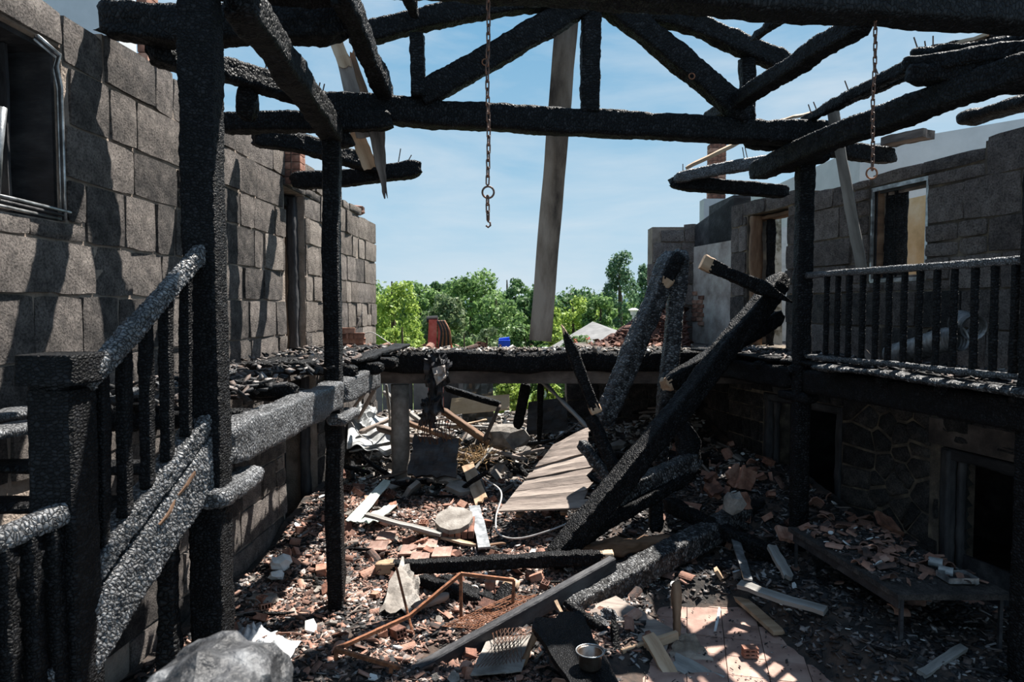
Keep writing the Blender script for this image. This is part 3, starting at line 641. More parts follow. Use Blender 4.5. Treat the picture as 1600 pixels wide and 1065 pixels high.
# joists and floor remains of the left gallery
for i, (y, z, x1, h, yo) in enumerate([(4.7,2.56,-1.9,.12,.0),(5.3,2.5,-1.95,.11,.1),(5.9,2.62,-1.8,.13,.25),(6.5,2.5,-1.85,.12,.2),(7.7,2.62,-1.7,.13,.1),(8.4,2.60,-1.55,.13,.1),(9.1,2.60,-1.5,.14,.05),(9.8,2.58,-1.6,.14,.0),(10.5,2.55,-1.7,.14,.0)]):
    beam('floor_joist', (-3.28+.02*y*.5, y+yo, z), (x1, y, z-.02), .13, h, 'char' if i % 3 else 'char_fine', 'charred joist of the left gallery, %s from the stair' % ORD[i], 'joist', group='left gallery floor joists', res=.04, rough=.02)
for i, (y0, y1, x, z, mm) in enumerate([(4.9,7.3,-2.75,2.66,'char_ash'),(4.6,7.0,-2.35,2.69,'char'),(7.4,10.6,-2.6,2.69,'char'),(7.2,10.9,-2.15,2.70,'char'),(8.0,11.2,-1.75,2.70,'char'),(2.8,4.4,-2.9,2.62,'char_ash'),(2.9,4.6,-3.1,2.66,'char_ash')]):
    beam('floor_plank', (x-.1, y0, z), (x+random.uniform(-.1,.1), y1, z+random.uniform(-.03,.03)), .26, .05, mm, ['ashy burnt plank by the left wall before the slim post', 'black burnt plank before the slim left post', 'burnt plank behind the slim post nearest the left wall', 'burnt plank behind the slim post in mid gallery', 'burnt plank behind the slim post at the gallery edge', 'ashy plank left of the newel', 'ashy plank against the wall left of the newel'][i], 'plank', group='burnt planks of the left gallery', res=.045, rough=.02, p=8)
# stair: newel, rails, stringer, treads, balusters
NX, NY = -2.06, 3.21
nw = thing('newel_post', 'square charred newel post with block cap at the stair foot', 'newel', (NX, NY, 0))
beam('shaft', (NX, NY, 0), (NX, NY, 2.93), .205, .21, 'char_fine', parent=nw, res=.022, rough=.004, cell=.018, crack=.0035, ends=('cut','cut'), p=14)
beam('neck', (NX, NY, 2.91), (NX, NY, 2.96), .17, .17, 'char_fine', parent=nw, res=.02, ends=('cut','cut'))
beam('cap', (NX, NY, 2.955), (NX, NY, 3.09), .275, .275, 'char_fine', parent=nw, res=.016, rough=.006, cell=.04, crack=.004, ends=('cut','cut'), p=9)
st = thing('staircase', 'charred stair with sloping handrail and thick ashy stringer', 'staircase', (-2.4, 3.4, 0))
SX = lambda y: -2.0+.25*(y-3.3)/.8
beam('stringer', (SX(3.1), 3.1, 1.584), (SX(4.14), 4.14, 2.50), .12, .265, 'char_ash', parent=st, res=.009, rough=.007, cell=.03, crack=.011, ends=('cut','cut'), p=9)
beam('string_rail', (SX(3.14)-.04, 3.14, 1.90), (SX(4.14)-.02, 4.14, 2.725), .15, .10, 'char_ash', parent=st, res=.010, rough=.007, cell=.03, crack=.010, ends=('cut','cut'))
beam('handrail', (SX(3.28)+.03, 3.24, 2.945), (SX(4.06)+.0, 4.06, 3.64), .085, .10, 'char_ash', parent=st, res=.008, rough=.005, cell=.026, crack=.009, ends=('cut','cut'), p=3.6)
for y0_, y1_ in ((3.62, 3.86),):
    plank('bare_split', (SX(y0_)+.066, y0_, 1.584+(y0_-3.1)*.88+.13), (SX(y1_)+.066, y1_, 1.584+(y1_-3.1)*.88+.13), .016, .012, 'wood_red', 'strip of bare wood', parent=st, up=(1,0,0), jag=(.01,.01))
for i in range(6):
    y = 3.37+i*.135; zb = 2.03+(y-3.24)*.822; zt = 2.88+(y-3.2)*.843
    beam('baluster', (SX(y)-.01, y, zb), (SX(y), y, zt), .066, .066, 'char_fine', parent=st, res=.018, rough=.006, cell=.03, crack=.006, ends=('cut','cut'))
for i in range(6):
    y = 3.1+i*.17; z = 1.55+i*.17
    beam('tread', (SX(y)-.08, y, z), (-3.3, y, z), .24, .05, 'char', parent=st, res=.05, rough=.01, p=8)
beam('inner_stringer', (-3.22, 3.05, 1.55), (-3.22, 4.1, 2.55), .08, .28, 'char_ash', parent=st, res=.04, p=8)
# short lower railing left of the newel
lr = thing('lower_railing', 'charred rail with balusters running left from the newel', 'railing', (-2.4, 3.0, 0))
a, b = P(-60, 868, 2.75), P(100, 802, 3.12)
beam('handrail', a, b, .085, .10, 'char_ash', parent=lr, res=.014, rough=.005, cell=.018, crack=.004, ends=('cut','cut'), p=3.2)
for t in (.12, .38, .64, .88):
    q = a.lerp(b, t); beam('baluster', (q.x, q.y, .2), (q.x, q.y, q.z-.03), .075, .075, 'char_fine', parent=lr, res=.025, rough=.006, ends=('cut','cut'))
beam('lower_rail', (a.x, a.y, .2), (b.x, b.y, .2), .08, .10, 'char', parent=lr, res=.05)
beam('rail_foot', (a.x+.06, a.y, 0), (a.x+.06, a.y, .2), .08, .08, 'char', parent=lr, res=.05, ends=('cut','cut'))
# support timbers under the stair
beam('stair_support', (-1.92, 3.86, 0), (-1.92, 3.86, 2.25), .11, .11, 'char', 'charred prop under the stair stringer', 'post', res=.03, ends=('cut','cut'))
beam('stair_support', (-2.05, 4.62, 0), (-2.05, 4.62, 2.4), .13, .13, 'char', 'charred prop behind the stair head post', 'post', res=.03, ends=('cut','cut'))
# foreground post top
fp = thing('broken_newel', 'ash-grey faceted stump of a post at the bottom edge in the foreground', 'post', (-.67, 1.5, 0))
beam('shaft', (-.67, 1.52, 0), (-.67, 1.52, 2.42), .22, .22, 'char', parent=fp, res=.04, ends=('cut','cut'))
bm = bmesh.new(); bmesh.ops.create_icosphere(bm, subdivisions=4, radius=1)
for v in bm.verts:
    c = v.co.copy(); q = max(abs(c.x), abs(c.y), abs(c.z)*.8); c = c.lerp(c/q*.75, .55); c.z *= 1-.35*abs(c.x)*(1 if c.z > 0 else 0)
    c *= 1+.14*noise.noise(c*2.1)+.05*noise.noise(c*7)
    v.co = Vector((c.x*.185, c.y*.17, c.z*.17))
me = bpy.data.meshes.new('cap'); bm.to_mesh(me); bm.free(); me.materials.append(M['ash_grey'])
cp = bpy.data.objects.new('cap', me); C.objects.link(cp); cp.location = (-.665, 1.52, 2.385); cp.parent = fp; cp.matrix_parent_inverse = Matrix.Translation(fp.location).inverted()

# ------------------------------------------------------------------ right gallery
def gr(y, z, o=0.): return Vector((5.46-.23*y+o, y, z))
PR = gr(8.5, 0)
beam('timber_post', (PR.x, 8.5, 0), (PR.x, 8.5, 5.0), .19, .19, 'char', 'charred post rising through the right gallery edge', 'post', res=.035, rough=.007, cell=.028, ends=('cut','cut'))
PN = gr(5.62, 0, .02)
beam('timber_post', (PN.x, 5.62, 0), (PN.x, 5.62, 5.0), .18, .18, 'char', 'dark charred post cut by the right edge of the picture', 'post', res=.04, rough=.007, ends=('cut','cut'))
beam('post_bolster', gr(8.28, 2.22), gr(8.85, 2.22), .22, .13, 'char_fine', 'small bolster under the right gallery beam at the post', 'bolster', res=.03, p=3.2)
beam('post_bolster', gr(8.15, 5.06, .0), gr(8.95, 5.06, -.02), .24, .17, 'char', 'rounded bolster on top of the right gallery post', 'bolster', res=.035, p=3)
beam('gallery_beam', gr(4.7, 2.43), gr(8.38, 2.43), .2, .28, 'char_fine', 'long charred beam along the front of the right gallery', 'beam', res=.035, rough=.01)
beam('gallery_beam', gr(8.62, 2.43), gr(10.9, 2.43), .2, .28, 'char_fine', 'charred gallery beam from the right post to the far wall', 'beam', res=.04, rough=.01)
rl = thing('gallery_railing', 'charred railing with upright balusters along the right gallery', 'railing', gr(7, 2.62))
beam('handrail', gr(4.9, 3.685), gr(8.42, 3.68), .085, .075, 'char_ash', parent=rl, res=.022, rough=.005, cell=.02, crack=.004, ends=('cut','cut'), p=3.5)
beam('bottom_rail', gr(4.9, 2.74), gr(8.42, 2.72), .09, .055, 'char_ash', parent=rl, res=.03, rough=.008)
for px in (1291,1308,1326,1347,1368,1388,1412,1436,1463,1490,1522,1553,1585):
    u = (px-800)/1100; y = 5.46/(u+.23)
    beam('baluster', gr(y, 2.76), gr(y, 3.66), .055, .055, 'char', parent=rl, res=.02, rough=.003, crack=.004, ends=('cut','cut'))
for k in range(9):
    y = 4.9+k*.72
    beam('floor_joist', gr(y, 2.55, -.15), (6.62-.23*y, y+.3, 2.55), .13, .13, 'char', 'charred joist under the right gallery, %s from the picture edge' % ORD[k], 'joist', group='right gallery floor joists', res=.06, rough=.012)
for i, (o, a, b, mm) in enumerate([(-.14, 4.8, 8.0, 'char_pale'), (.05, 4.7, 8.9, 'char'), (.05, 9.0, 11.2, 'char'), (.33, 4.7, 7.6, 'char'), (.33, 7.7, 11.0, 'char_pale'), (.6, 4.7, 8.2, 'char'), (.6, 8.3, 11.2, 'char'), (.88, 4.7, 7.9, 'char'), (.88, 8.0, 11.2, 'char')]):
    beam('floor_plank', gr(a, 2.635, o), gr(b, 2.635, o), .25, .055, mm, ['ashy plank overhanging the right gallery edge', 'edge plank under the right railing', 'edge plank beyond the right post', 'second plank from the edge, right gallery near end', 'ashy second plank from the edge, right gallery far end', 'third plank from the edge, right gallery near end', 'third plank from the edge, right gallery far end', 'plank along the right wall, near end', 'plank along the right wall, far end'][i], 'plank', group='burnt planks of the right gallery', res=.045, rough=.02, crack=.008, p=8)  # sun streaks on the pale planks sit in their colour
plank('timber_offcut', P(1350, 548, 7.8), P(1384, 588, 7.4), .085, .04, 'wood_old', 'pale plank end jutting from the right gallery floor', jag=(.03,.03), warp=.0, up=(.4,-1,.2))
# ducts
def duct(name, pts, r, label, m='duct', ribs=True):
    pts = [Vector(p) for p in pts]; n = 60; Q = []; rr = []
    for i in range(n+1):
        t = i/n*(len(pts)-1); k = min(int(t), len(pts)-2); f = t-k; Q.append(pts[k].lerp(pts[k+1], f)); rr.append(r*(1+(.05*math.sin(i*1.9) if ribs else 0)))
    mb = MB().tube(Q, rr, 18); mb.F = mb.F[:-2]
    Q2 = Q[::-1]; mb.tube(Q2, [q*.93 for q in rr[::-1]], 18); mb.F = mb.F[:-2]
    return tag(mb.build(name, M[m], smooth=True), label, 'duct')
M['duct'] = mat('sooty_duct', [(.06,.06,.06), (.2,.2,.2), (.42,.42,.42)], 6, 5, .4, .2, 20, metal=.4)
duct('ventilation_duct', [P(1392, 556, 7.9), P(1430, 546, 7.6), P(1470, 532, 7.3), P(1500, 528, 7.1)], .125, 'crushed silvery duct lying on the right gallery floor')
duct('duct_collar', [P(1500, 503, 7.35), P(1522, 512, 7.1)], .125, 'short open duct ring behind the right balusters')

# ------------------------------------------------------------------ roof timbers
RB = dict(cat='beam')
def T(name, a, b, w, h, label, m='char', **k):
    k.setdefault('res', .026); k.setdefault('rough', .016); k.setdefault('cell', .05); k.setdefault('crack', .009)
    return beam(name, P(*a), P(*b), w, h, m, label, **k)
T('cross_beam', (160, 33, 5.75), (540, 42, 5.85), .28, .27, 'thick charred beam jutting from the left wall top', rough=.025, bow=-.02)
T('beam_stub', (290, -25, 5.2), (545, -15, 5.5), .2, .2, 'charred beam end crossing the top edge at left')
T('wall_plate', (372, -8, 4.25), (524, 213, 7.35), .21, .21, 'charred plate beam running back to the slim left post', res=.03)
T('hip_brace', (238, 82, 5.9), (520, 168, 7.45), .19, .2, 'bowed charred brace from the left wall to the truss', bow=.05)
T('strut_stub', (388, 132, 6.7), (388, 186, 6.75), .16, .2, 'stubby charred block between two left roof beams')
T('corbel_beam', (340, 192, 7.35), (612, 188, 7.35), .2, .2, 'rounded charred corbel under the left end of the truss')
T('burnt_bolster', (505, 205, 7.25), (545, 220, 7.5), .22, .2, 'charred lump on top of the slim left post', p=2.6)
T('eave_beam', (395, 215, 8.3), (600, 262, 9.6), .2, .22, 'sagging charred eave beam behind the slim post', bow=.05)
T('joist_end', (455, 283, 9.6), (656, 262, 9.6), .2, .22, 'charred joist end poking into the sky left of centre', bow=-.03)
T('purlin', (531, -18, 5.3), (605, 152, 7.5), .17, .19, 'square charred purlin meeting the truss at left', res=.035)
T('upper_chord', (570, 53, 7.35), (915, -6, 7.75), .2, .22, 'upper left chord of the burnt truss', bow=.06)
T('truss_post', (652, 55, 7.4), (653, 152, 7.4), .14, .16, 'short upright under the upper left chord', ends=('cut','cut'))
T('rafter_stub', (636, -12, 6.9), (650, 26, 7.3), .09, .1, 'thin charred stick above the left chord')
T('truss_strut', (655, 152, 7.45), (918, 0, 7.8), .22, .26, 'left diagonal strut of the burnt truss', bow=-.02, ends=('cut','cut'))
T('king_post', (923, -40, 7.85), (923, 176, 7.85), .21, .21, 'king post in the middle of the burnt truss', ends=('cut','cut'))
T('truss_strut', (935, -6, 7.85), (1168, 186, 8.25), .22, .26, 'right diagonal strut of the burnt truss', bow=.03)
T('upper_chord', (950, -6, 7.85), (1234, 104, 8.3), .19, .22, 'upper right chord of the burnt truss', bow=.05)
T('truss_post', (1167, 92, 8.25), (1167, 190, 8.3), .15, .16, 'short upright under the upper right chord', ends=('cut','cut'))
T('tie_beam', (498, 166, 7.3), (1296, 208, 8.55), .25, .27, 'long horizontal tie beam of the burnt truss', res=.035, bow=-.03, rough=.014)
T('purlin', (1105, 188, 8.9), (1352, 32, 5.95), .19, .17, 'charred purlin slanting behind the right half of truss')
T('rafter_stub', (1083, 32, 5.1), (1114, -8, 4.9), .045, .05, 'tiny charred stub hanging below the near beam', ends=('point','cut'))
T('rafter_stub', (1171, 64, 5.7), (1242, 12, 5.05), .06, .065, 'short charred rafter piece left of the upper right purlin', ends=('point','cut'))
T('tie_beam', (-120, -98, 4.0), (1720, 22, 5.3), .27, .30, 'massive near tie beam across the top right of frame', res=.035, rough=.012)
T('rafter', (1255, 190, 8.6), (1450, 88, 6.6), .11, .12, 'upper of two thin rafters rising at right')
T('rafter', (1298, 172, 8.5), (1436, 112, 6.9), .075, .085, 'lower of two thin rafters rising at right')
T('wall_plate', (1178, 270, 9.1), (1625, 98, 5.5), .23, .24, 'long charred plate beam over the right gallery', bow=.04)
T('inner_plate', (1195, 262, 10.2), (1425, 160, 7.2), .2, .2, 'ash-grey beam lying behind the right plate beam', m='char_ash')  # lit grey is put into the charcoal colour
T('corbel_beam', (1165, 220, 8.75), (1395, 245, 9.0), .19, .2, 'charred corbel from the right post to the wall', bow=.02)
T('joist_end', (1048, 284, 10.6), (1230, 300, 10.6), .21, .2, 'charred joist end poking left from the right wall')
T('joist_end', (1055, 279, 10.5), (1262, 244, 10.2), .19, .17, 'ash-topped charred rafter above the far joist end', m='char_ash', bow=.03)  # sunlit tone carried by the colour along the whole rafter
rfg = thing('roof_fragment', 'mass of charred roof boards at upper right', 'roof boards', P(1540, 140, 6.1))
for a_, b_, w_, h_ in (((1436, 88, 6.75), (1650, 60, 5.7), .36, .09), ((1420, 104, 6.65), (1650, 82, 5.6), .4, .15), ((1430, 118, 6.6), (1650, 108, 5.6), .4, .16), ((1470, 132, 6.5), (1650, 128, 5.6), .36, .13)):
    beam('board', P(*a_), P(*b_), w_, h_, 'char', parent=rfg, res=.03, rough=.03, crack=.01, ends=('broken','cut'))
T('roof_fragment', (1455, 80, 6.9), (1600, 50, 6.2), .10, .08, 'charred lath over the roof lump at upper right')
T('roof_fragment', (1505, 188, 8.2), (1640, 148, 7.2), .3, .14, 'charred boards resting on the right wall top', rough=.03, p=3)
plank('roof_lath', P(1468, 80, 6.75), P(1545, 55, 6.4), .09, .03, 'wood', 'strip of bare yellow wood under the upper right beam', jag=(.04,.04))
plank('wall_cap_board', P(1390, 222, 8.9), P(1450, 208, 8.4), .24, .10, 'wood_old', 'scorched block of wood lying on the right wall top', jag=(.06,.03), up=(.2,-.5,1))
# bare and broken boards in the roof
sb = thing('splintered_board', 'splintered pale board hanging behind the truss at left', 'board', P(590, 300, 7.7))
plank('board_piece', P(516, 40, 7.52), P(540, 104, 7.54), .13, .035, 'wood', parent=sb, up=(.2,-1,0), jag=(.05,.03))
plank('board_piece', P(538, 95, 7.55), P(568, 215, 7.58), .15, .03, 'wood_old', parent=sb, up=(.2,-1,0), jag=(.02,.02))
plank('board_piece', P(548, 85, 7.6), P(586, 190, 7.6), .08, .03, 'wood_red', parent=sb, up=(.2,-1,0), jag=(.06,.02))
plank('board_piece', P(556, 205, 7.66), P(579, 263, 7.7), .15, .03, 'wood', parent=sb, up=(.2,-1,0), jag=(.0,.01))
plank('board_piece', P(588, 205, 7.6), P(601, 303, 7.6), .17, .035, 'wood_old', parent=sb, up=(.3,-1,0), jag=(.01,.05), taper=(1,.25))
plank('hanging_board', P(892, -40, 8.4), P(844, 532, 8.6), .265, .05, 'deal', 'long smoke-stained board hanging straight down at centre', cat='board', up=(0,-1,0), seg=24, warp=.012)
plank('leaning_board', P(1301, 172, 8.3), P(1346, 418, 9.0), .125, .03, 'grey_plank', 'grey plank leaning between the right plate and wall', up=(-.7,-1,0), seg=10)
plank('eave_board', P(1074, 262, 11.0), P(1172, 212, 10.4), .17, .05, 'wood', 'pale plank sloping beside the brick chimney', up=(.2,-.6,1))
plank('eave_board', P(1212, 190, 8.9), P(1272, 176, 8.6), .08, .03, 'wood', 'small bare plank behind the right end of truss', up=(0,-.6,1))
# iron pins in the timbers
for i, (px, py, d, dx, dy) in enumerate([(413,118,6.95,3,-18),(419,120,6.95,3,-16),(496,143,7.4,4,-14),(503,143,7.4,4,-12),(372,172,7.3,3,-10),(622,250,9.6,4,-18),(634,252,9.6,9,-10),(1268,172,8.3,-5,-9),(1277,168,8.3,-6,-9),(1326,136,7.8,-6,-10),(1372,110,7.3,-7,-12),(1434,70,6.8,-6,-12),(1447,72,6.8,-2,-8),(1458,68,6.8,0,-12),(1163,242,10.4,-3,-12),(1168,242,10.4,-4,-12),(1067,268,10.5,0,-12)]):
    tag(MB().tube([P(px, py+6, d), P(px+dx, py+dy, d)], .007, 5).build('iron_nail', M['rust_dark']), 'long iron nail sticking up from a charred roof timber', 'nail', 'nails in the roof timbers')
for px, py, d, nm in ((758, 97, 7.45, 'left'), (1081, 119, 7.92, 'right')):
    c = P(px, py, d); n = 16; mb = MB().tube([c+Vector((math.cos(2*math.pi*k/n)*.032, 0, math.sin(2*math.pi*k/n)*.032)) for k in range(n)], .007, 6, True)
    tag(mb.build('iron_ring', M['rust'], smooth=True), 'small rusty ring fixed on the %s truss strut' % nm, 'ring')
# chains
def chain(px, d, z_top, zr, zend, label, hook):
    X = P(px, 480, d).x
    ch = thing('hanging_chain', label, 'chain', (X, d, zend))
    lw, ll, r = .022, .062, .0052; n = 14
    pts = [(lw/2*math.cos(2*math.pi*k/n), 0, (ll/2-lw/2)*(1 if math.sin(2*math.pi*k/n) >= 0 else -1)+lw/2*math.sin(2*math.pi*k/n)) for k in range(n)]
    mb = MB().tube(pts, r, 6, True); me = bpy.data.meshes.new('link'); me.from_pydata([tuple(v) for v in mb.V], [], mb.F); me.materials.append(M['rust_dark'])
    me.polygons.foreach_set('use_smooth', [True]*len(me.polygons))
    def lk(z, i):
        o = bpy.data.objects.new('link', me); C.objects.link(o); o.parent = ch; o.matrix_parent_inverse = Matrix.Translation(ch.location).inverted()
        o.location = (X+.004*math.sin(z*9), d, z); o.rotation_euler = (0, .04*math.sin(i*2.), R(35+90*(i % 2)))
    z = z_top; i = 0
    while z > zr+.045: lk(z, i); z -= ll-2*r-.003; i += 1
    n = 24; rr = .036 if hook else .038
    MB().tube([(X+rr*math.cos(2*math.pi*k/n), d, zr+rr*math.sin(2*math.pi*k/n)) for k in range(n)], .0065, 7, True).build('ring', M['rust_dark'] if hook else M['rust'], ch, True)
    if hook:
        z = zr-.05
        while z > zend+.07: lk(z, i); z -= ll-2*r-.003; i += 1
        MB().tube([(X, d, zend+.075), (X, d, zend+.035), (X+.012, d, zend+.03), (X+.014, d, zend+.012), (X, d, zend), (X-.014, d, zend+.012)], .006, 6).build('hook', M['rust_dark'], ch, True)
chain(763, 4.45, 5.36, 3.3+178*4.45/1100, 3.3+124*4.45/1100, 'black chain with ring and hook hanging left of centre', True)
chain(1357, 5.0, 5.36, 3.3+207*5.0/1100, 3.3+200*5.0/1100, 'rusty chain ending in a ring hanging at right', False)

# ------------------------------------------------------------------ collapsed timbers in the middle
T('leaning_beam', (1052, 398, 10.2), (938, 668, 9.7), .27, .25, 'thick ashy timber leaning right of the plank panel', m='char_pale', bare=(0,0), res=.022, ends=('broken','broken'), bare_mat='wood')
T('leaning_beam', (1064, 392, 10.25), (1030, 730, 9.9), .23, .22, 'upright ashy timber propping the leaning pair', m='char_pale', res=.022)
T('joint_block', (1036, 448, 10.05), (1062, 396, 10.1), .22, .2, 'charred block joining the heads of two leaning timbers', bare=(.12,0))
T('leaning_beam', (1222, 432, 9.9), (862, 880, 8.2), .26, .27, 'longest charred timber slanting from right gallery to rubble', res=.022, bow=-.03)
T('crossing_timber', (1097, 408, 9.6), (1236, 472, 9.5), .18, .18, 'charred timber with pale sawn end across the long slant', bare=(.13,0), ends=('cut','point'), res=.022)
T('leaning_beam', (1218, 492, 10.4), (1038, 602, 9.7), .24, .22, 'shorter charred timber lying behind the long slant', bare=(0,.05))
T('broken_rafter', (878, 508, 9.3), (932, 645, 9.2), .15, .16, 'thin charred rafter with splintered top leaning left', bare=(.1,.09), ends=('point','cut'), res=.022)
T('broken_rafter', (922, 650, 9.2), (968, 742, 9.0), .14, .15, 'lower half of the thin leaning rafter')
T('broken_rafter', (905, 690, 9.35), (955, 752, 9.1), .13, .14, 'short charred stick at the panel right edge', m='char_pale')
T('charred_stump', (1052, 640, 9.6), (1084, 742, 9.4), .3, .28, 'rough black stump behind the leaning timbers', rough=.06, p=2.6)
T('fallen_log', (1090, 716, 9.3), (950, 782, 8.9), .25, .24, 'ashy log lying under the long slanting timber', m='char_pale', res=.022)
T('fallen_log', (1078, 742, 9.2), (905, 845, 8.5), .15, .15, 'thin charred log below the ashy log', bow=.03)
T('charred_stump', (1022, 760, 9.1), (1025, 830, 9.0), .17, .17, 'short upright charred stub in the rubble')
T('fallen_log', (585, 886, 8.05), (958, 870, 8.05), .15, .15, 'long horizontal charred log with pale ends across the rubble', bare=(.22,.13), res=.022, ends=('broken','cut'))
T('fallen_log', (880, 958, 7.15), (1165, 800, 9.2), .28, .27, 'big ash-streaked log slanting across the lower middle', m='char_pale', res=.022)
T('fallen_log', (1040, 785, 9.3), (1222, 872, 8.1), .18, .17, 'charred log sloping down toward the right post')
T('fallen_log', (1085, 845, 8.6), (1190, 790, 9.4), .2, .2, 'dark charred log behind the sloping right log')
T('fallen_log', (905, 862, 8.6), (1050, 850, 8.6), .18, .17, 'knotted scorched branch lying right of the long log', m='wood_red', rough=.05)
T('fallen_plank', (640, 1062, 6.05), (958, 882, 7.7), .10, .19, 'dark smooth plank slanting up from the rusty frame', m='soot', crack=0, rough=.002, p=16, ends=('cut','cut'))
T('fallen_log', (655, 905, 7.75), (752, 940, 7.5), .13, .13, 'small charred log behind the rusty frame')
T('fallen_log', (765, 965, 7.2), (805, 905, 7.5), .16, .1, 'charred offcut with bare split face by the frame', bare=(0,.1))
T('fallen_log', (690, 905, 7.95), (800, 955, 7.3), .12, .13, 'charred log end crossing below the long log')
# planked panel
pn = thing('fallen_boarding', 'fallen panel of weathered boards leaning in the rubble', 'panel', P(850, 790, 9.6))
a, b, c = P(783, 800, 9.3), P(914, 795, 9.15), P(921, 665, 10.9)
nn = (b-a).cross(c-a); ray = P(868, 696, 1)-Vector((0,0,CAM_Z)); d = Vector((0,0,CAM_Z))+ray*((a-Vector((0,0,CAM_Z))).dot(nn)/ray.dot(nn))
n = 11
for i in range(n):
    f0, f1 = (i+.02)/n, (i+.96)/n; ex = (b-a).normalized()
    e0, e1 = ex*random.uniform(-.03, .1), ex*random.uniform(-.03, .1); u_ = nn.normalized()*random.uniform(-.012, .012)
    sheet('board', [a.lerp(d, f0)+u_-ex*.03, b.lerp(c, f0)+e0+u_, b.lerp(c, f1)+e1+u_*2, a.lerp(d, f1)+u_*2-ex*.03], M['wood_old'], parent=pn, th=.03, nu=8, nv=2, amp=.008, fr=3)
for f in (.2, .75):
    plank('batten', a.lerp(b, f)-Vector((0,0,.06)), d.lerp(c, f)-Vector((0,0,.06)), .08, .05, 'wood_red', parent=pn, up=(b-a).cross(d-a).normalized())
# ------------------------------------------------------------------ loose debris
def inside(x, y, mg=.08):
    return -3.42+.035*y+mg < x < 6.7-.23*y-mg and y < 16
def rubble(name, n, zone, size, m, label, flat=.35, tilt=.5, zf=H, lift=.0):
    """thousands of broken bits, too many to count: one object"""
    pts = []
    while len(pts) < n:
        q = zone()
        if q: pts.append((q[0], q[1], zf(q[0], q[1])+lift))
    pts = np.array(pts); n = len(pts)
    base = np.array([(-1,-1,-1),(1,-1,-1),(1,1,-1),(-1,1,-1),(-1,-1,1),(1,-1,1),(1,1,1),(-1,1,1)], float)*.5
    sc_ = np.stack([rng.lognormal(0, .45, n)*size, rng.lognormal(0, .45, n)*size*.65, rng.uniform(.1, .45, n)*size*flat*2], 1)
    V = base[None]*(1+rng.uniform(-.35, .35, (n, 8, 3)))*sc_[:, None, :]
    yaw = rng.uniform(0, 2*np.pi, n); tx = rng.normal(0, tilt, n); ty = rng.normal(0, tilt*.6, n)
    def rot(V, a, i, j):
        c, s_ = np.cos(a)[:, None], np.sin(a)[:, None]; W_ = V.copy(); W_[..., i] = V[..., i]*c-V[..., j]*s_; W_[..., j] = V[..., i]*s_+V[..., j]*c; return W_
    V = rot(rot(rot(V, tx, 1, 2), ty, 0, 2), yaw, 0, 1)+pts[:, None, :]
    V[..., 2] += sc_[:, None, 2]*.4
    Fc = (np.array(BOXF)[None]+8*np.arange(n)[:, None, None]).reshape(-1, 4)
    me = bpy.data.meshes.new(name); me.vertices.add(n*8); me.vertices.foreach_set('co', V.reshape(-1))
    me.loops.add(len(Fc)*4); me.loops.foreach_set('vertex_index', Fc.reshape(-1)); me.polygons.add(len(Fc))
    me.polygons.foreach_set('loop_start', np.arange(len(Fc))*4); me.polygons.foreach_set('loop_total', np.full(len(Fc), 4)); me.update(calc_edges=True); me.validate()
    me.materials.append(m); o = bpy.data.objects.new(name, me); C.objects.link(o)
    return tag(o, label, 'rubble', kind='stuff')
def tilew(x, y):                          # 1 in the sunny red field, 0 in the black ash at right
    return ss(1.5, .3, x+.18*(y-8.5))
def red(x, y): return ss(.40, .58, .5+.5*noise.noise((x*1.1, y*1.1, 8))+.12*noise.noise((x*3, y*3, 1)))
def z_red():
    x, y = random.uniform(-3.2, 1.6), random.uniform(5.7, 11.6)
    return (x, y) if inside(x, y) and random.random() < tilew(x, y)*(.25+.75*red(x, y)) and H(x, y) > .03 else None
def z_dark():
    x, y = random.uniform(-3.2, 5.3), random.uniform(5.4, 12)
    return (x, y) if inside(x, y) and random.random() < 1-.75*tilew(x, y)*red(x, y) and H(x, y) > .02 else None
def z_grey():
    x, y = random.uniform(-3.0, 3.6), random.uniform(10.8, 16)
    return (x, y) if inside(x, y) and not (x > 1 and y > 13.9) else None
rubble('tile_rubble', 17000, z_red, .05, M['tile_i'], 'countless red clay crumbs spread over the middle of the yard')
rubble('char_rubble', 15000, z_dark, .052, M['ash_i'], 'countless black and grey crumbs spread over the shaded side')
rubble('plaster_rubble', 5000, z_grey, .10, M['grey_i'], 'countless grey plaster and wood crumbs behind the cross beam')
rubble('crumb_litter', 350, lambda: (random.uniform(1.0, 3.0), random.uniform(5.7, 7.8)), .018, M['ash_i'], 'small black crumbs scattered on the tiled floor patch', zf=lambda x, y: max(0, H(x, y)))
def z_slab():
    return random.uniform(-2.9, 4.0), random.uniform(11.3, 12.0)
rubble('slab_rubble', 1500, z_slab, .06, M['grey_i'], 'crumbs of tile and mortar lying on the far beam', zf=lambda x, y: 2.60+.03*noise.noise((x*3, y*3, 0)), tilt=.7)
def z_gal():
    y = random.uniform(4.9, 11); return 5.46-.23*y+random.uniform(.05, 1.1), y
rubble('gallery_rubble', 900, z_gal, .06, M['ash_i'], 'burnt crumbs lying on the right gallery floor', zf=lambda x, y: 2.665, tilt=.5)
rubble('left_gallery_rubble', 500, lambda: (random.uniform(-3.1, -1.8), random.uniform(4.4, 11)), .06, M['ash_i'], 'burnt crumbs lying on the left gallery planks', zf=lambda x, y: 2.70, tilt=.5)
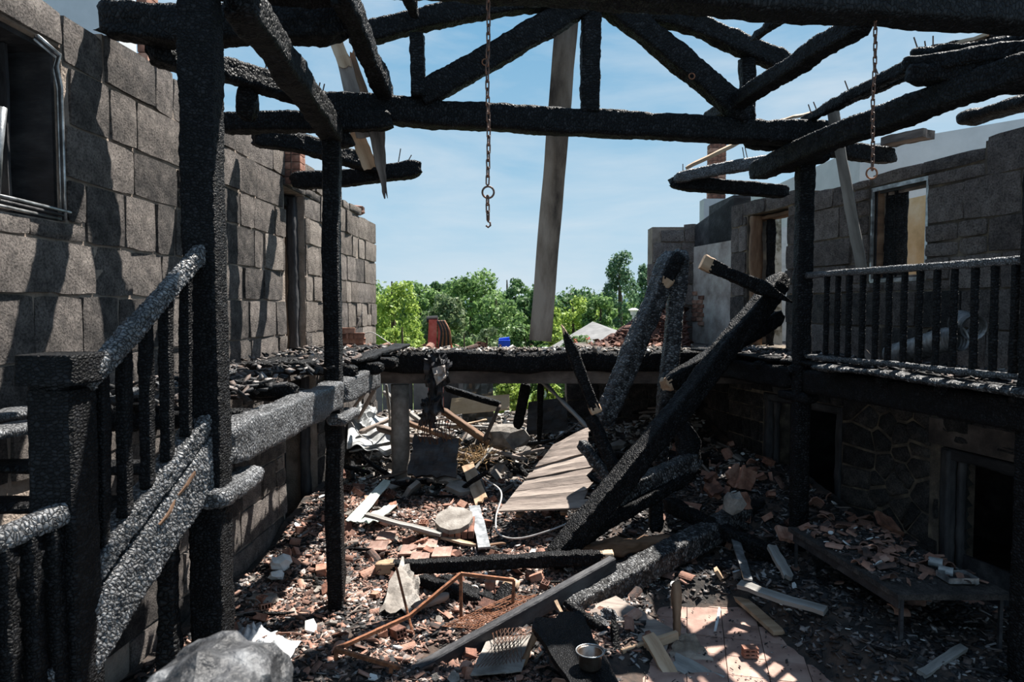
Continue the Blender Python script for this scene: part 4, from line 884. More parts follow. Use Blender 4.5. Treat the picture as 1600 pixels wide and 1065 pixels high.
# --- pieces large enough to count
def tile_mesh(L, r, a0, a1, th=.014):
    mb = MB(); n, k = 6, 3; V = []
    for s_ in (0, 1):
        for i in range(k+1):
            for j in range(n+1):
                a = a0+(a1-a0)*j/n; rr = r+(th if s_ == 0 else 0)
                x = (i/k-.5)*L+(random.uniform(-.03, .03)*L*2 if i in (0, k) and s_ == 0 else 0)
                V.append((x if s_ == 0 else V[i*(n+1)+j][0], rr*math.sin(a), rr*math.cos(a)-r*math.cos(max(abs(a0), abs(a1)))))
    K = (k+1)*(n+1); I = lambda i, j: i*(n+1)+j; Fc = []
    for i in range(k):
        for j in range(n): Fc += [(I(i,j), I(i,j+1), I(i+1,j+1), I(i+1,j)), (K+I(i,j), K+I(i+1,j), K+I(i+1,j+1), K+I(i,j+1))]
    for i in range(k): Fc += [(I(i,0), I(i+1,0), K+I(i+1,0), K+I(i,0)), (I(i,n), K+I(i,n), K+I(i+1,n), I(i+1,n))]
    for j in range(n): Fc += [(I(0,j), K+I(0,j), K+I(0,j+1), I(0,j+1)), (I(k,j), I(k,j+1), K+I(k,j+1), K+I(k,j))]
    me = bpy.data.meshes.new('roof_tile_shard'); me.from_pydata(V, [], Fc); me.materials.append(M['tile']); me.update(); return me
def brick_mesh(L, w_, h):
    mb = MB(); t = .012
    mb.box((-L/2, -w_/2, 0), (L/2, w_/2, t)).box((-L/2, -w_/2, h-t), (L/2, w_/2, h))
    for i in range(4): y = -w_/2+i*(w_-t)/3; mb.box((-L/2+.004, y, t), (L/2-.004, y+t, h-t))
    if h > .08: mb.box((-L/2+.004, -w_/2+t, h/2-t/2), (L/2-.004, w_/2-t, h/2+t/2))
    V = [(x+.012*noise.noise((x*40, y*40, z*40)), y, z) for x, y, z in mb.V]
    me = bpy.data.meshes.new('hollow_brick'); me.from_pydata(V, [], mb.F); me.materials.append(M['brick']); me.update(); return me
TM = [tile_mesh(random.uniform(.12, .26), .075, a, b) for a, b in ((-.9,.9),(-.5,1.2),(-1.2,.2),(-.4,.4),(-1.4,1.4),(0,1.0),(-.7,.1))]
BM_ = [brick_mesh(random.uniform(.1, .22), .12, random.choice((.07, .1))) for _ in range(5)]
def flatmesh(L, w_, th, m, nm):
    n = random.choice((5, 6, 7)); ang = sorted(random.uniform(0, 2*math.pi) for _ in range(n)); ang = [2*math.pi*(i+random.uniform(-.3,.3))/n for i in range(n)]
    p = [(math.cos(a)*L/2*random.uniform(.7, 1.1), math.sin(a)*w_/2*random.uniform(.7, 1.1)) for a in ang]
    V = [(x, y, 0) for x, y in p]+[(x*.97, y*.97, th) for x, y in p]
    Fc = [tuple(range(n))[::-1], tuple(range(n, 2*n))]+[(i, (i+1) % n, n+(i+1) % n, n+i) for i in range(n)]
    me = bpy.data.meshes.new(nm); me.from_pydata(V, [], Fc); me.materials.append(m); me.update(); return me
FT = [flatmesh(.16, .12, .02, M['tile'], 'flat_tile_shard') for _ in range(6)]
PL = [flatmesh(.2, .14, .03, M['concrete'], 'mortar_piece') for _ in range(5)]
WH = [flatmesh(.15, .1, .015, M['white'], 'white_shard') for _ in range(4)]
def stick_mesh(L, w_, m, nm):
    mb = MB(); pts = [(-L/2+L*i/5, w_*.5*noise.noise((i*.9, L*9, 0)), w_*.6+w_*.4*noise.noise((i*.9, 0, L*9))) for i in range(6)]
    mb.tube(pts, [w_*.3, w_*.55, w_*.5, w_*.55, w_*.45, w_*.2], 6)
    me = bpy.data.meshes.new(nm); me.from_pydata([tuple(v) for v in mb.V], [], mb.F); me.materials.append(m); me.update(); return me
SK = [stick_mesh(random.uniform(.25, .6), .05, M['char'], 'charred_stick') for _ in range(6)]
LS = [stick_mesh(random.uniform(.2, .45), .03, M['wood_old'], 'wood_splinter') for _ in range(5)]
def scatter(meshes, name, n, zone, label, cat, group, zf=H, tilt=.35, sc_=(.45,.9), lift=.025):
    k = 0
    while k < n:
        q = zone()
        if not q: continue
        o = bpy.data.objects.new(name, random.choice(meshes)); C.objects.link(o); s_ = random.uniform(*sc_)
        o.location = (q[0], q[1], zf(q[0], q[1])+lift); o.scale = (s_, s_, s_)
        o.rotation_euler = (random.gauss(0, tilt), random.gauss(0, tilt), random.uniform(0, 6.28)); tag(o, label, cat, group); k += 1
def near(z, ymax):
    def f():
        q = z()
        return q if q and q[1] < ymax else None
    return f
scatter(TM, 'roof_tile_shard', 150, near(z_red, 9.6), 'curved red roof tile shard lying loose in the sunlit rubble', 'tile shard', 'curved tile shards in the yard')
scatter(FT, 'flat_tile_shard', 120, near(z_red, 10.5), 'flat brownish tile shard lying loose in the sunlit rubble', 'tile shard', 'flat tile shards in the yard')
scatter(BM_, 'hollow_brick', 70, z_red, 'broken hollow orange brick lying in the rubble', 'brick', 'broken hollow bricks in the yard', tilt=.6, lift=.02, sc_=(.6,1.0))
scatter(PL, 'mortar_piece', 60, z_red, 'grey mortar fragment lying in the sunlit rubble', 'mortar', 'mortar fragments in the yard', tilt=.4)
scatter(WH, 'white_shard', 40, z_red, 'white shard glinting in the rubble', 'shard', 'white shards in the yard', tilt=.5, sc_=(.5,1.0))
scatter(SK, 'charred_stick', 70, z_dark, 'thin charred stick lying on the black ash', 'stick', 'charred sticks on the ash', tilt=.15)
scatter(LS, 'wood_splinter', 40, z_dark, 'grey wood splinter lying on the black ash', 'splinter', 'wood splinters on the ash', tilt=.15)
def z_rt():
    x, y = random.uniform(1.2, 5), random.uniform(6.2, 11.5)
    return (x, y) if inside(x, y) and H(x, y) > .1 else None
scatter(TM+FT, 'sooted_tile_shard', 60, z_rt, 'clay tile shard lying in the shaded ash at right', 'tile shard', 'tile shards in the shade at right', sc_=(.7,1.1))
scatter(WH, 'ash_flake', 45, z_rt, 'pale flake lying in the shaded ash at right', 'flake', 'pale flakes in the shade at right', sc_=(.3,.7))
def z_heap():
    q = z_grey()
    return q if q and q[1] < 15 else None
scatter(BM_, 'heap_brick', 25, z_heap, 'broken brick in the heap behind the cross beam', 'brick', 'bricks in the far heap', tilt=.6)
scatter(PL, 'heap_slab', 70, z_heap, 'grey concrete fragment in the heap behind the cross beam', 'rubble', 'concrete fragments in the far heap', tilt=.6, sc_=(1.2, 2.6))
scatter(LS+SK, 'heap_stick', 110, z_heap, 'broken stick in the heap behind the cross beam', 'stick', 'sticks in the far heap', tilt=.35, sc_=(1, 2.2), lift=.08)
scatter(TM+BM_, 'wall_top_tile', 16, lambda: (random.uniform(-2.9, 1.2), random.uniform(11.35, 12)), 'red tile bit lying on the far beam', 'tile shard', 'tile bits on the far beam', zf=lambda x, y: 2.62, sc_=(.5,.9))
# --- single debris pieces
def on(px, py, z=None, lift=0.):          # a point on the debris seen at that pixel
    zz = .1
    for _ in range(8):
        q = PZ(px, py, zz); zz = H(q.x, q.y)
    q.z += lift; return q
# round-cut concrete slab with bricks under it
q = on(709, 832)
cs = thing('concrete_slab', 'pale octagonal concrete slab on bricks in the rubble', 'slab', q)
bmv = []; n = 11
for i in range(n):
    a = 2*math.pi*i/n; bmv.append((q.x+.27*math.cos(a)*random.uniform(.9,1.08), q.y+.25*math.sin(a)*random.uniform(.9,1.08), 0))
T_ = lambda x, y, dz: (x, y, q.z+.17+.32*(y-q.y)+.05*(x-q.x)+dz)
mesh('slab_top', [T_(x, y, -.03) for x, y, _ in bmv]+[T_(x, y, .03) for x, y, _ in bmv], [tuple(range(n))[::-1], tuple(range(n, 2*n))]+[(i, (i+1) % n, n+(i+1) % n, n+i) for i in range(n)], M['concrete'], cs)
for i in range(6):
    x = q.x-.22+i*.085; mb = MB(); mb.corners([T_(x+dx, y, dz) for dz in (-.13, -.035) for dx, y in ((0, q.y-.2), (.072, q.y-.2), (.072, q.y+.12), (0, q.y+.12))]).build('brick', M['brick'], cs)
plank('marble_strip', on(741, 808, lift=.16), on(757, 868, lift=.10), .16, .03, 'slab', 'dark marble strip with white ends lying in rubble', 'strip', up=(0,0,1))
plank('broken_board', on(731, 752, lift=.28), on(752, 790, lift=.08), .2, .03, 'wood', 'short bare board with a splintered end', up=(-.4,-.5,1), jag=(.02,.07))
sheet('green_sheet', [on(540, 815, lift=.02), on(560, 822, lift=.05), on(612, 772, lift=.2), on(600, 768, lift=.2)], M['glassgreen'], 'long pale green panel beside the slim post', 'panel', amp=.01)
sheet('green_sheet', [on(555, 822, lift=.05), on(590, 826, lift=.1), on(622, 800, lift=.12), on(600, 804, lift=.12)], M['glassgreen'], 'small pale green panel lying on tiles', 'panel', amp=.02)
plank('grey_batten', on(572, 818, lift=.12), on(690, 850, lift=.14), .1, .04, 'grey_plank', 'dark grey batten across the tile rubble', up=(0,0,1))
plank('tan_batten', on(650, 838, lift=.1), on(735, 862, lift=.1), .09, .03, 'wood', 'tan split batten before the concrete slab', up=(0,0,1), jag=(.05,.09))
for (a, b) in (((735, 862), (790, 858)), ((840, 742), (880, 728))):
    plank('brown_lath', on(*a, lift=.08), on(*b, lift=.08), .05, .02, 'wood_red', 'brown lath by the marble strip' if a[0] == 735 else 'brown lath above the plank panel', up=(0,0,1))
for i, (px, py) in enumerate(((640, 868), (668, 858), (655, 880), (590, 862), (603, 846), (690, 872))):
    p_ = on(px, py, lift=.05); sheet('tile_patch', [p_+Vector((-.12,-.1,0)), p_+Vector((.12,-.08,.0)), p_+Vector((.13,.1,.06)), p_+Vector((-.1,.1,.05))], M['ftile'], ['brown ribbed tile slab on top of the tile heap', 'brown tile slab before the tan batten', 'brown tile slab nearest the long log', 'brown tile slab left of the heap', 'brown tile slab below the green panels', 'brown tile slab right of the heap'][i], 'tile', th=.025, amp=.004)
chunk('white_block', on(438, 888, lift=.07), (.26, .2, .16), M['white'], 'larger white plaster block near the left wall foot', rot=(.3, .2, .6))
chunk('white_block', on(432, 905, lift=.05), (.22, .13, .1), M['white'], 'smaller white plaster block near the left wall foot', rot=(.1, .3, 1.2))
chunk('white_block', on(486, 988, lift=.05), (.14, .2, .12), M['white'], 'small white block at the slim post foot', rot=(.3, .1, .3), n=1)
chunk('concrete_lump', on(412, 938, lift=.02), (.3, .2, .1), M['concrete'], 'flat grey lump near the left wall foot')
# torn sheet in the rubble
sheet('tin_sheet', [on(590, 965, lift=.05), on(660, 962, lift=.06), on(655, 925, lift=.14), on(628, 908, lift=.28)], M['concrete'], 'bent grey sheet lying behind the rusty rod', amp=.03, rag=.15)
beam('rolled_tube', on(645, 960, lift=.07), on(700, 942, lift=.09), .1, .1, 'wood_old', 'short grey tube beside the bent sheet', 'tube', crack=0, rough=.004, p=2)
# cloth
for i, (px, py, s_) in enumerate(((392, 1000, .32), (425, 1018, .34))):
    p_ = on(px, py); V = []; Fc = []; n = 22
    for a in range(n+1):
        for b in range(n+1):
            u, v = a/n-.5, b/n-.5; r_ = max(0, 1-(u*u+v*v)*3.6)
            V.append((p_.x+u*s_*1.25, p_.y+v*s_, p_.z+.02+r_*(.07+.11*abs(noise.noise((u*5+i*9, v*6, 2)))+.06*noise.noise((u*11, v*11, i)))))
    for a in range(n):
        for b in range(n): Fc.append((a*(n+1)+b, (a+1)*(n+1)+b, (a+1)*(n+1)+b+1, a*(n+1)+b+1))
    tag(mesh('crumpled_cloth', V, Fc, M['cloth'], smooth=True), ['white crumpled cloth behind the foreground stump', 'white crumpled cloth right of the other cloth'][i], 'cloth')
chunk('soot_crate', P(462, 850, 9.4)+Vector((0,0,.0)), (.45, .3, .4), M['soot'], 'dark lump standing in the lower left doorway', rot=(.1,.1,.2))
# rusty steel frame
rf = thing('rusty_bedstead', 'rusty bent steel tube frame standing in the rubble', 'frame', on(620, 1030))
def rod(a, b, r=.016, nm='tube'): MB().obox(a, b, r*2, r*2).build(nm, M['rust'], rf)
A0, A1, A2 = P(525, 1014, 6.0), P(720, 896, 7.05), P(803, 906, 7.1); mid1 = P(640, 962, 6.6)
rod(A0, mid1); rod(mid1, A1); rod(A1, A2)
rod(A1, (A1.x, A1.y, H(A1.x, A1.y))); rod(A2, (A2.x-.02, A2.y, H(A2.x, A2.y)))
rod(A0, (A0.x, A0.y, H(A0.x, A0.y))); B0 = P(625, 1043, 5.9); rod(A0, B0); B1 = P(611, 1040, 5.9); rod(B1, (B1.x, B1.y, H(B1.x, B1.y)))
tag(MB().tube([P(619, 885, 7.0), P(640, 970, 6.8), P(667, 1062, 6.5)], .013, 6).build('rusty_rod', M['rust']), 'thin rusty rod stuck upright through the rubble', 'rod')
tag(MB().obox(P(672, 1070, 6.2), P(742, 1005, 6.7), .03, .03).obox(P(640, 1070, 6.2), P(705, 1012, 6.6), .03, .03).build('rusty_bars', M['rust']), 'pair of rusty bars beside the dark plank', 'bar')
# wire spring mattress
mb = MB(); a, b, c, d = [on(*q, lift=.16) for q in ((690, 1003), (760, 1008), (872, 955), (800, 952))]
for i in range(15):
    f = i/14; mb.tube([a.lerp(b, f), d.lerp(c, f)+Vector((0,0,.02*math.sin(i)))], .004, 4)
for i in range(19):
    f = i/18; mb.tube([a.lerp(d, f)+Vector((0,0,.012*math.sin(i*2))), b.lerp(c, f)], .004, 4)
tag(mb.build('wire_mesh', M['rust']), 'rusty wire mesh lying under the dark plank', 'mesh')
mb = MB(); a, b, c, d = [on(*q, lift=.14) for q in ((745, 1068), (815, 1058), (838, 1000), (765, 1005))]
for i in range(13):
    f = i/12; mb.tube([a.lerp(b, f), d.lerp(c, (f+.35) % 1.0001)], .003, 4); mb.tube([a.lerp(b, f), d.lerp(c, (f+.65) % 1.0001)], .003, 4)
tag(mb.build('wire_grid', M['rust_dark']), 'grey diamond wire grid left of the burnt bench', 'mesh')
sheet('ash_board', [on(*q, lift=.08) for q in ((735, 1070), (815, 1062), (835, 1005), (762, 1010))], M['concrete'], 'pale ash-covered board under the wire grid', 'board', amp=.01)
# burnt bench with broken legs
bn = thing('burnt_bench', 'overturned charred bench with bare broken legs', 'bench', P(930, 1060, 6.4))
zb = .42
def bq(px, py): return PZ(px, py, zb)
c4 = [bq(828, 975), bq(900, 1085), bq(975, 1085), bq(905, 955)]
sheet('seat', c4, M['char_fine'], parent=bn, th=.05, amp=.012, rag=.06)
beam('leg', bq(838, 985)+Vector((0,0,0)), PZ(815, 1040, .12), .06, .06, 'wood_red', parent=bn)
beam('leg', P(862, 985, 6.75), P(862, 1070, 6.5), .08, .08, 'char', parent=bn)
beam('leg', P(958, 952, 6.75), P(966, 1050, 6.45), .075, .075, 'char', parent=bn, ends=('point','cut'))
beam('leg', P(1058, 908, 6.95), P(1060, 1022, 6.75), .085, .085, 'wood_red', parent=bn, ends=('broken','cut'))
beam('stretcher', P(972, 1022, 6.5), P(1058, 992, 6.75), .05, .09, 'wood', parent=bn, crack=0, rough=.003, p=14, ends=('cut','cut'))
beam('rail', P(880, 940, 6.9), P(972, 1005, 6.75), .06, .08, 'char', parent=bn)
plank('bare_plank', P(1012, 992, 6.55), P(1068, 1085, 6.1), .13, .035, 'wood', 'bare yellow plank leaning on the bench stretcher', up=(0,-.6,1))
plank('bare_strip', P(868, 938, 7.0), P(900, 998, 6.7), .035, .025, 'wood', 'thin orange strip of wood beside the burnt bench', up=(0,-.6,1), taper=(1,.4))
sheet('scorched_door', [P(895, 960, 7.1), P(1040, 1020, 6.6), P(1052, 985, 6.9), P(962, 932, 7.4)], M['wood_old'], 'scorched pale board lying behind the bench', 'board', th=.03, amp=.006)
sheet('burnt_veneer', [P(915, 975, 6.95), P(985, 1015, 6.7), P(1005, 985, 6.9), P(950, 950, 7.1)], M['char_ash'], 'blackened sheet over the pale board', 'sheet', amp=.03, rag=.2)
sheet('metal_tray', [P(1045, 1030, 6.5), P(1115, 1035, 6.45), P(1085, 990, 6.85), P(1052, 990, 6.8)], M['deal'], 'curled brown sheet on the tiles by the bench', 'sheet', amp=.02, rag=.1)
plank('grey_offcut', P(1055, 1035, 6.4), P(1125, 1072, 6.1), .2, .05, 'grey_plank', 'grey weathered offcut at the bottom edge', up=(0,-.3,1), jag=(.05,.02))
for k in range(3): plank('cardboard_strip', P(1108, 1048+k*7, 6.32), P(1160, 1052+k*6, 6.3), .05, .012, 'wood', ['upper tan strip on the bottom tiles', 'middle tan strip on the bottom tiles', 'lowest tan strip on the bottom tiles'][k], 'strip', up=(0,-.3,1), jag=(.02,.04))
# pot
pc = bq(922, 1048); pt = thing('metal_pot', 'small dull metal pot standing on the burnt bench', 'pot', (pc.x, pc.y, pc.z+.02))
V = []; prof = [(.0,.0),(.075,.0),(.088,.015),(.095,.12),(.108,.128),(.106,.134),(.09,.124),(.082,.02),(.0,.012)]; n = 28
for r_, z in prof:
    for k in range(n): V.append((pc.x+r_*math.cos(2*math.pi*k/n), pc.y+r_*math.sin(2*math.pi*k/n), pc.z+.03+z))
Fc = [(i*n+k, i*n+(k+1) % n, (i+1)*n+(k+1) % n, (i+1)*n+k) for i in range(len(prof)-1) for k in range(n)]
mesh('pot_body', V, Fc, M['steel'], pt, True)
MB().tube([(pc.x+.112*math.cos(2*math.pi*k/n), pc.y+.112*math.sin(2*math.pi*k/n), pc.z+.165) for k in range(n)], .006, 6, True).build('rim', M['alu'], pt, True)
# right foreground single pieces
q0, q1, q2, q3 = on(1118, 902, lift=.1), on(1140, 935, lift=.1), on(1175, 962, lift=.08), on(1215, 994, lift=.05)
mb = MB(); pts = [q0, q1, q2, q3]
cw = thing('chair_remnant', 'curved bare wooden chair part on the floor edge', 'wood part', q1)
for i, (a, b) in enumerate(zip(pts[:-1], pts[1:])): mb.obox(a, b+(b-a)*.06, .13, .04)
mb.build('rail', M['wood'], cw)
plank('metal_strip', on(1146, 862, lift=.22), on(1168, 925, lift=.14), .10, .02, 'alu', 'perforated pale metal strip standing by the chair part', 'strip', up=(0,-.6,1))
plank('metal_strip', on(1150, 900, lift=.06), on(1157, 935, lift=.06), .09, .02, 'alu', 'second shorter metal strip left of the perforated one', 'strip', up=(0,-.6,1))
plank('grey_board', on(1205, 880, lift=.2), on(1232, 915, lift=.1), .11, .05, 'grey_plank', 'short weathered board left of the right post', up=(0,-.4,1), jag=(.02,.04))
plank('dark_batten', on(1155, 925, lift=.08), on(1290, 965, lift=.06), .1, .05, 'grey_plank', 'long dark batten on the ash before the right post', up=(0,-.4,1))
plank('light_batten', on(1440, 1060, lift=.04), on(1505, 1022, lift=.06), .07, .04, 'grey_plank', 'light batten in the ash under the table', up=(0,-.3,1))
tag(MB().tube([on(1117, 992, lift=.03), on(1124, 958, lift=.05)], .016, 8).build('white_tube', M['white']), 'short white tube on the floor tiles', 'tube')
bk = MB(); p_ = PZ(1172, 1025, .0)
for k in range(3): bk.box((p_.x-.07, p_.y-.04, .0+k*.035), (p_.x+.07, p_.y+.05, .02+k*.035))
for k in range(3): bk.box((p_.x-.068+k*.05, p_.y-.035, .015), (p_.x-.05+k*.05, p_.y+.045, .075))
tag(bk.build('hollow_brick', M['brick']), 'orange hollow brick end alone on the floor tiles', 'brick')
bx_ = thing('white_container', 'white plastic container at the bottom right edge', 'container', PZ(1368, 1062, 0))
p_ = PZ(1368, 1062, 0)
def rbox(cx, cy, z0, z1, w0, w1, name, m, par, p=5., n=28):
    V = []
    for z, w_ in ((z0, w0), (z0+.005, w0*1.02), (z1-.01, w1), (z1, w1*.95)):
        for x, y in rrect(w_, w_*.8, n, p): V.append((cx+x, cy+y, z))
    Fc = [(i*n+k, i*n+(k+1) % n, (i+1)*n+(k+1) % n, (i+1)*n+k) for i in range(3) for k in range(n)]+[tuple(range(n))[::-1], tuple(3*n+k for k in range(n))]
    return mesh(name, V, Fc, m, par)
rbox(p_.x, p_.y, .0, .10, .2, .23, 'tub', M['white'], bx_); rbox(p_.x, p_.y, .10, .125, .24, .23, 'lid', M['white'], bx_)
MB().box((p_.x-.02, p_.y-.03, .124), (p_.x+.02, p_.y-.015, .129)).build('lid_slot', M['black'], bx_)
# cables
def curve(pts, n=10):
    pts = [Vector(p) for p in pts]; out = []
    for i in range(len(pts)-1):
        p0 = pts[max(0, i-1)]; p1, p2 = pts[i], pts[i+1]; p3 = pts[min(len(pts)-1, i+2)]
        for k in range(n):
            t = k/n; out.append(.5*((2*p1)+(p2-p0)*t+(2*p0-5*p1+4*p2-p3)*t*t+(3*p1-p0-3*p2+p3)*t**3))
    return out+[pts[-1]]
def cable(pts, r, label, m='cable'): return tag(MB().tube(curve(pts), r, 7).build('cable', M[m], smooth=True), label, 'cable')
cable([on(726, 738, lift=.25), on(755, 765, lift=.2), on(783, 795, lift=.25), on(775, 825, lift=.15), on(780, 848, lift=.12), on(815, 858, lift=.15), on(880, 856, lift=.3), on(905, 848, lift=.4)], .012, 'grey cable looping through the middle of the rubble')
cable([P(548, 658, 12.2), P(563, 680, 12.2), P(582, 692, 12.1), P(577, 718, 12.0), P(560, 742, 11.9)], .01, 'thin pale cable dangling at left under the beam')
cable([P(560, 545, 12.0), P(565, 526, 12.0), P(580, 519, 11.9), P(600, 530, 11.8), P(618, 543, 11.7)], .008, 'thin white cable arching over the far beam')
cable([P(553, 540, 12.1), P(558, 510, 12.1), P(566, 488, 12.1)], .007, 'thin white wire sticking up by the bricks')
# table with rubble on it
tb = thing('work_table', 'dark table covered with tile fragments by the right wall', 'table', (3.85, 6.9, 0))
tz = .76; tq = [PZ(1425, 940, tz), PZ(1568, 938, tz), Vector((0,0,0)), Vector((0,0,0))]
tq = [Vector((3.42, 6.12, tz)), Vector((4.45, 6.12, tz)), Vector((4.25, 8.05, tz)), Vector((3.2, 8.05, tz))]
V = [q+Vector((0,0,-.05)) for q in tq]+tq; MB().corners(V).build('table_top', M['granite_soot'], tb)
MB().obox(tq[0]+Vector((.05,.06,-.1)), tq[3]+Vector((.05,-.06,-.1)), .03, .1).build('apron', M['soot'], tb)
for q, dx, dy in ((tq[0], .07, .07), (tq[1], -.07, .07), (tq[2], -.07, -.07), (tq[3], .07, -.07)):
    MB().obox((q.x+dx, q.y+dy, 0), (q.x+dx, q.y+dy, tz-.05), .03, .03).build('leg', M['soot'], tb)
def z_tab():
    y = random.uniform(6.35, 8.0); f = (y-6.12)/1.93; x = random.uniform(3.5-.22*f, 4.4-.22*f)
    return (x, y) if random.random() < .35+.65*ss(6.3, 6.9, y) else None
scatter(TM, 'table_tile_shard', 120, z_tab, 'red roof tile shard lying on the dark table', 'tile shard', 'tile shards on the table', zf=lambda x, y: tz, tilt=.25, sc_=(.4,.75), lift=.02)
rubble('table_crumbs', 700, z_tab, .035, M['ash_i'], 'burnt crumbs and ash covering the dark table', zf=lambda x, y: tz, tilt=.4)
scatter(WH, 'table_white_shard', 12, z_tab, 'white shard among the tiles on the dark table', 'shard', 'white shards on the table', zf=lambda x, y: tz, tilt=.4, sc_=(.3,.7), lift=.03)
tr = thing('baking_tray', 'small grey metal tray at the near end of table', 'tray', (4.13, 6.42, tz)); cx_, cy_ = 4.13, 6.42
mb = MB()
for (x0, y0, x1, y1) in ((-.13,-.1,.13,-.1),(.13,-.1,.13,.1),(.13,.1,-.13,.1),(-.13,.1,-.13,-.1)): mb.obox((cx_+x0, cy_+y0, tz+.045), (cx_+x1, cy_+y1, tz+.045), .015, .05)
mb.build('rim', M['alu'], tr); MB().box((cx_-.125, cy_-.095, tz+.012), (cx_+.125, cy_+.095, tz+.025)).build('base', M['soot'], tr)
for i, (px, py) in enumerate(((1462, 878), (1478, 892))):
    q = PZ(px, py, tz+.05); cn = MB(); n = 18; ax = Vector((.8, -.6, 0))
    cn.tube([q-ax*.06, q+ax*.06], .045, n); tag(cn.build('tin_can', M['tin'], smooth=False), ['tin can lying farther back on the table', 'tin can lying near the tray on the table'][i], 'can')
# pile at the foot of the right wall, behind the post
def z_pile():
    x, y = random.uniform(2.6, 4.6), random.uniform(8.6, 12.3); return (x, y) if inside(x, y, .15) else None
scatter(BM_+TM, 'pile_tile', 45, z_pile, 'tile or brick piece in the pile by the dark double door', 'tile shard', 'pieces in the right wall pile', tilt=.7, sc_=(.55,1.1), lift=.04)
for i, (px, py, dx, dy) in enumerate(((1140, 755, 18, -22), (1160, 770, 10, -34), (1120, 775, -12, -20), (1150, 790, 16, -8))):
    a = on(px, py, lift=.05); b = P(px+dx, py+dy, a.y+.1)
    plank('brick_slab', a, b, .22, .07, 'brick', ['ribbed brick slab leaning left in the right pile', 'tall brick slab standing in the right pile', 'brick slab at the left of the right pile', 'brick slab low in the right pile'][i], 'slab', up=(.3,-1,.3), jag=(.03,.05))
chunk('pale_block', on(1145, 798, lift=.1), (.26, .2, .3), M['concrete'], 'pale broken block in the right pile')
for i, (px, py, L) in enumerate(((1215, 845, 40), (1370, 838, 50), (1410, 842, 36))):
    a = on(px, py, lift=.25 if i else .1); b = P(px+L, py-6, a.y+.05); plank('ridge_tile', a, b, .2, .05, 'brick', ['long tile leaning left of the right post', 'long ridge tile on the bench behind the table', 'short ridge tile on the bench behind the table'][i], 'tile', up=(0,-.6,1))
ben = thing('wall_bench', 'low bench heaped with tiles against the rubble stone wall', 'bench', (4.15, 9.0, 0))
MB().corners([WRf(8.3,.42,.1),WRf(9.6,.42,.1),WRf(9.6,.42,.85),WRf(8.3,.42,.85),WRf(8.3,.48,.1),WRf(9.6,.48,.1),WRf(9.6,.48,.85),WRf(8.3,.48,.85)]).build('bench_top', M['soot'], ben)
for y in (8.45, 9.45): MB().obox(WRf(y, 0, .2), WRf(y, .42, .2), .06, .06).obox(WRf(y, 0, .75), WRf(y, .42, .75), .06, .06).build('leg', M['soot'], ben)
def z_ben():
    y = random.uniform(8.35, 9.55); p_ = WRf(y, 0, random.uniform(.15, .8)); return p_[0], p_[1]
scatter(TM+FT, 'bench_tile_shard', 40, z_ben, 'tile shard heaped on the bench by the stone wall', 'tile shard', 'tile shards on the wall bench', zf=lambda x, y: .5, tilt=.3, sc_=(.8,1.3), lift=.03)
rubble('bench_crumbs', 400, z_ben, .06, M['ash_i'], 'ash and crumbs heaped on the wall bench', zf=lambda x, y: .48+.06*abs(noise.noise((x*4, y*4, 0))))
q = on(1282, 868); tag(beam('gas_cylinder', q+Vector((0,0,.0)), q+Vector((0,0,.34)), .3, .3, 'soot', 'dark dented drum behind the right post', 'drum', crack=0, rough=.006, p=2), 'dark dented drum behind the right post', 'drum')

# ------------------------------------------------------------------ heap and hanging wreckage at the far beam
hg = thing('hanging_clump', 'dark insulation and wire clump hanging from the far beam', 'wreckage', P(675, 690, 11.2))
for k, q4 in enumerate((((668, 553), (700, 551), (697, 600), (666, 604)), ((672, 590), (694, 588), (690, 640), (664, 646)), ((660, 625), (686, 622), (680, 668), (658, 660)), ((680, 560), (704, 566), (692, 598), (676, 592)))):
    sheet('torn_layer', [P(*q, 11.2-.05*k+.06*m_) for m_, q in enumerate(q4)], M['soot'], parent=hg, th=.09, amp=.05, fr=4, rag=.35, nu=14, nv=14)
for i in range(12):
    x = 656+i*4.5; MB().tube(curve([P(x, 655, 11.15), P(x-3+random.uniform(-4,4), 675, 11.15), P(x+random.uniform(-5,5), 695, 11.15)], 5), .008, 5).build('strand', M['rust_dark'], hg)
sheet('pale_flap', [P(675, 575, 10.98), P(695, 570, 10.98), P(697, 590, 10.98), P(682, 602, 10.98)], M['plaster'], parent=hg, amp=.04)
# tilted block slab
ds = sheet('fallen_slab', [P(637, 742, 11.0), P(712, 746, 11.0), P(716, 688, 11.25), P(648, 682, 11.25)], M['soot'], 'big dark slab standing tilted beside the column', 'slab', th=.16, amp=.02, rag=.08)
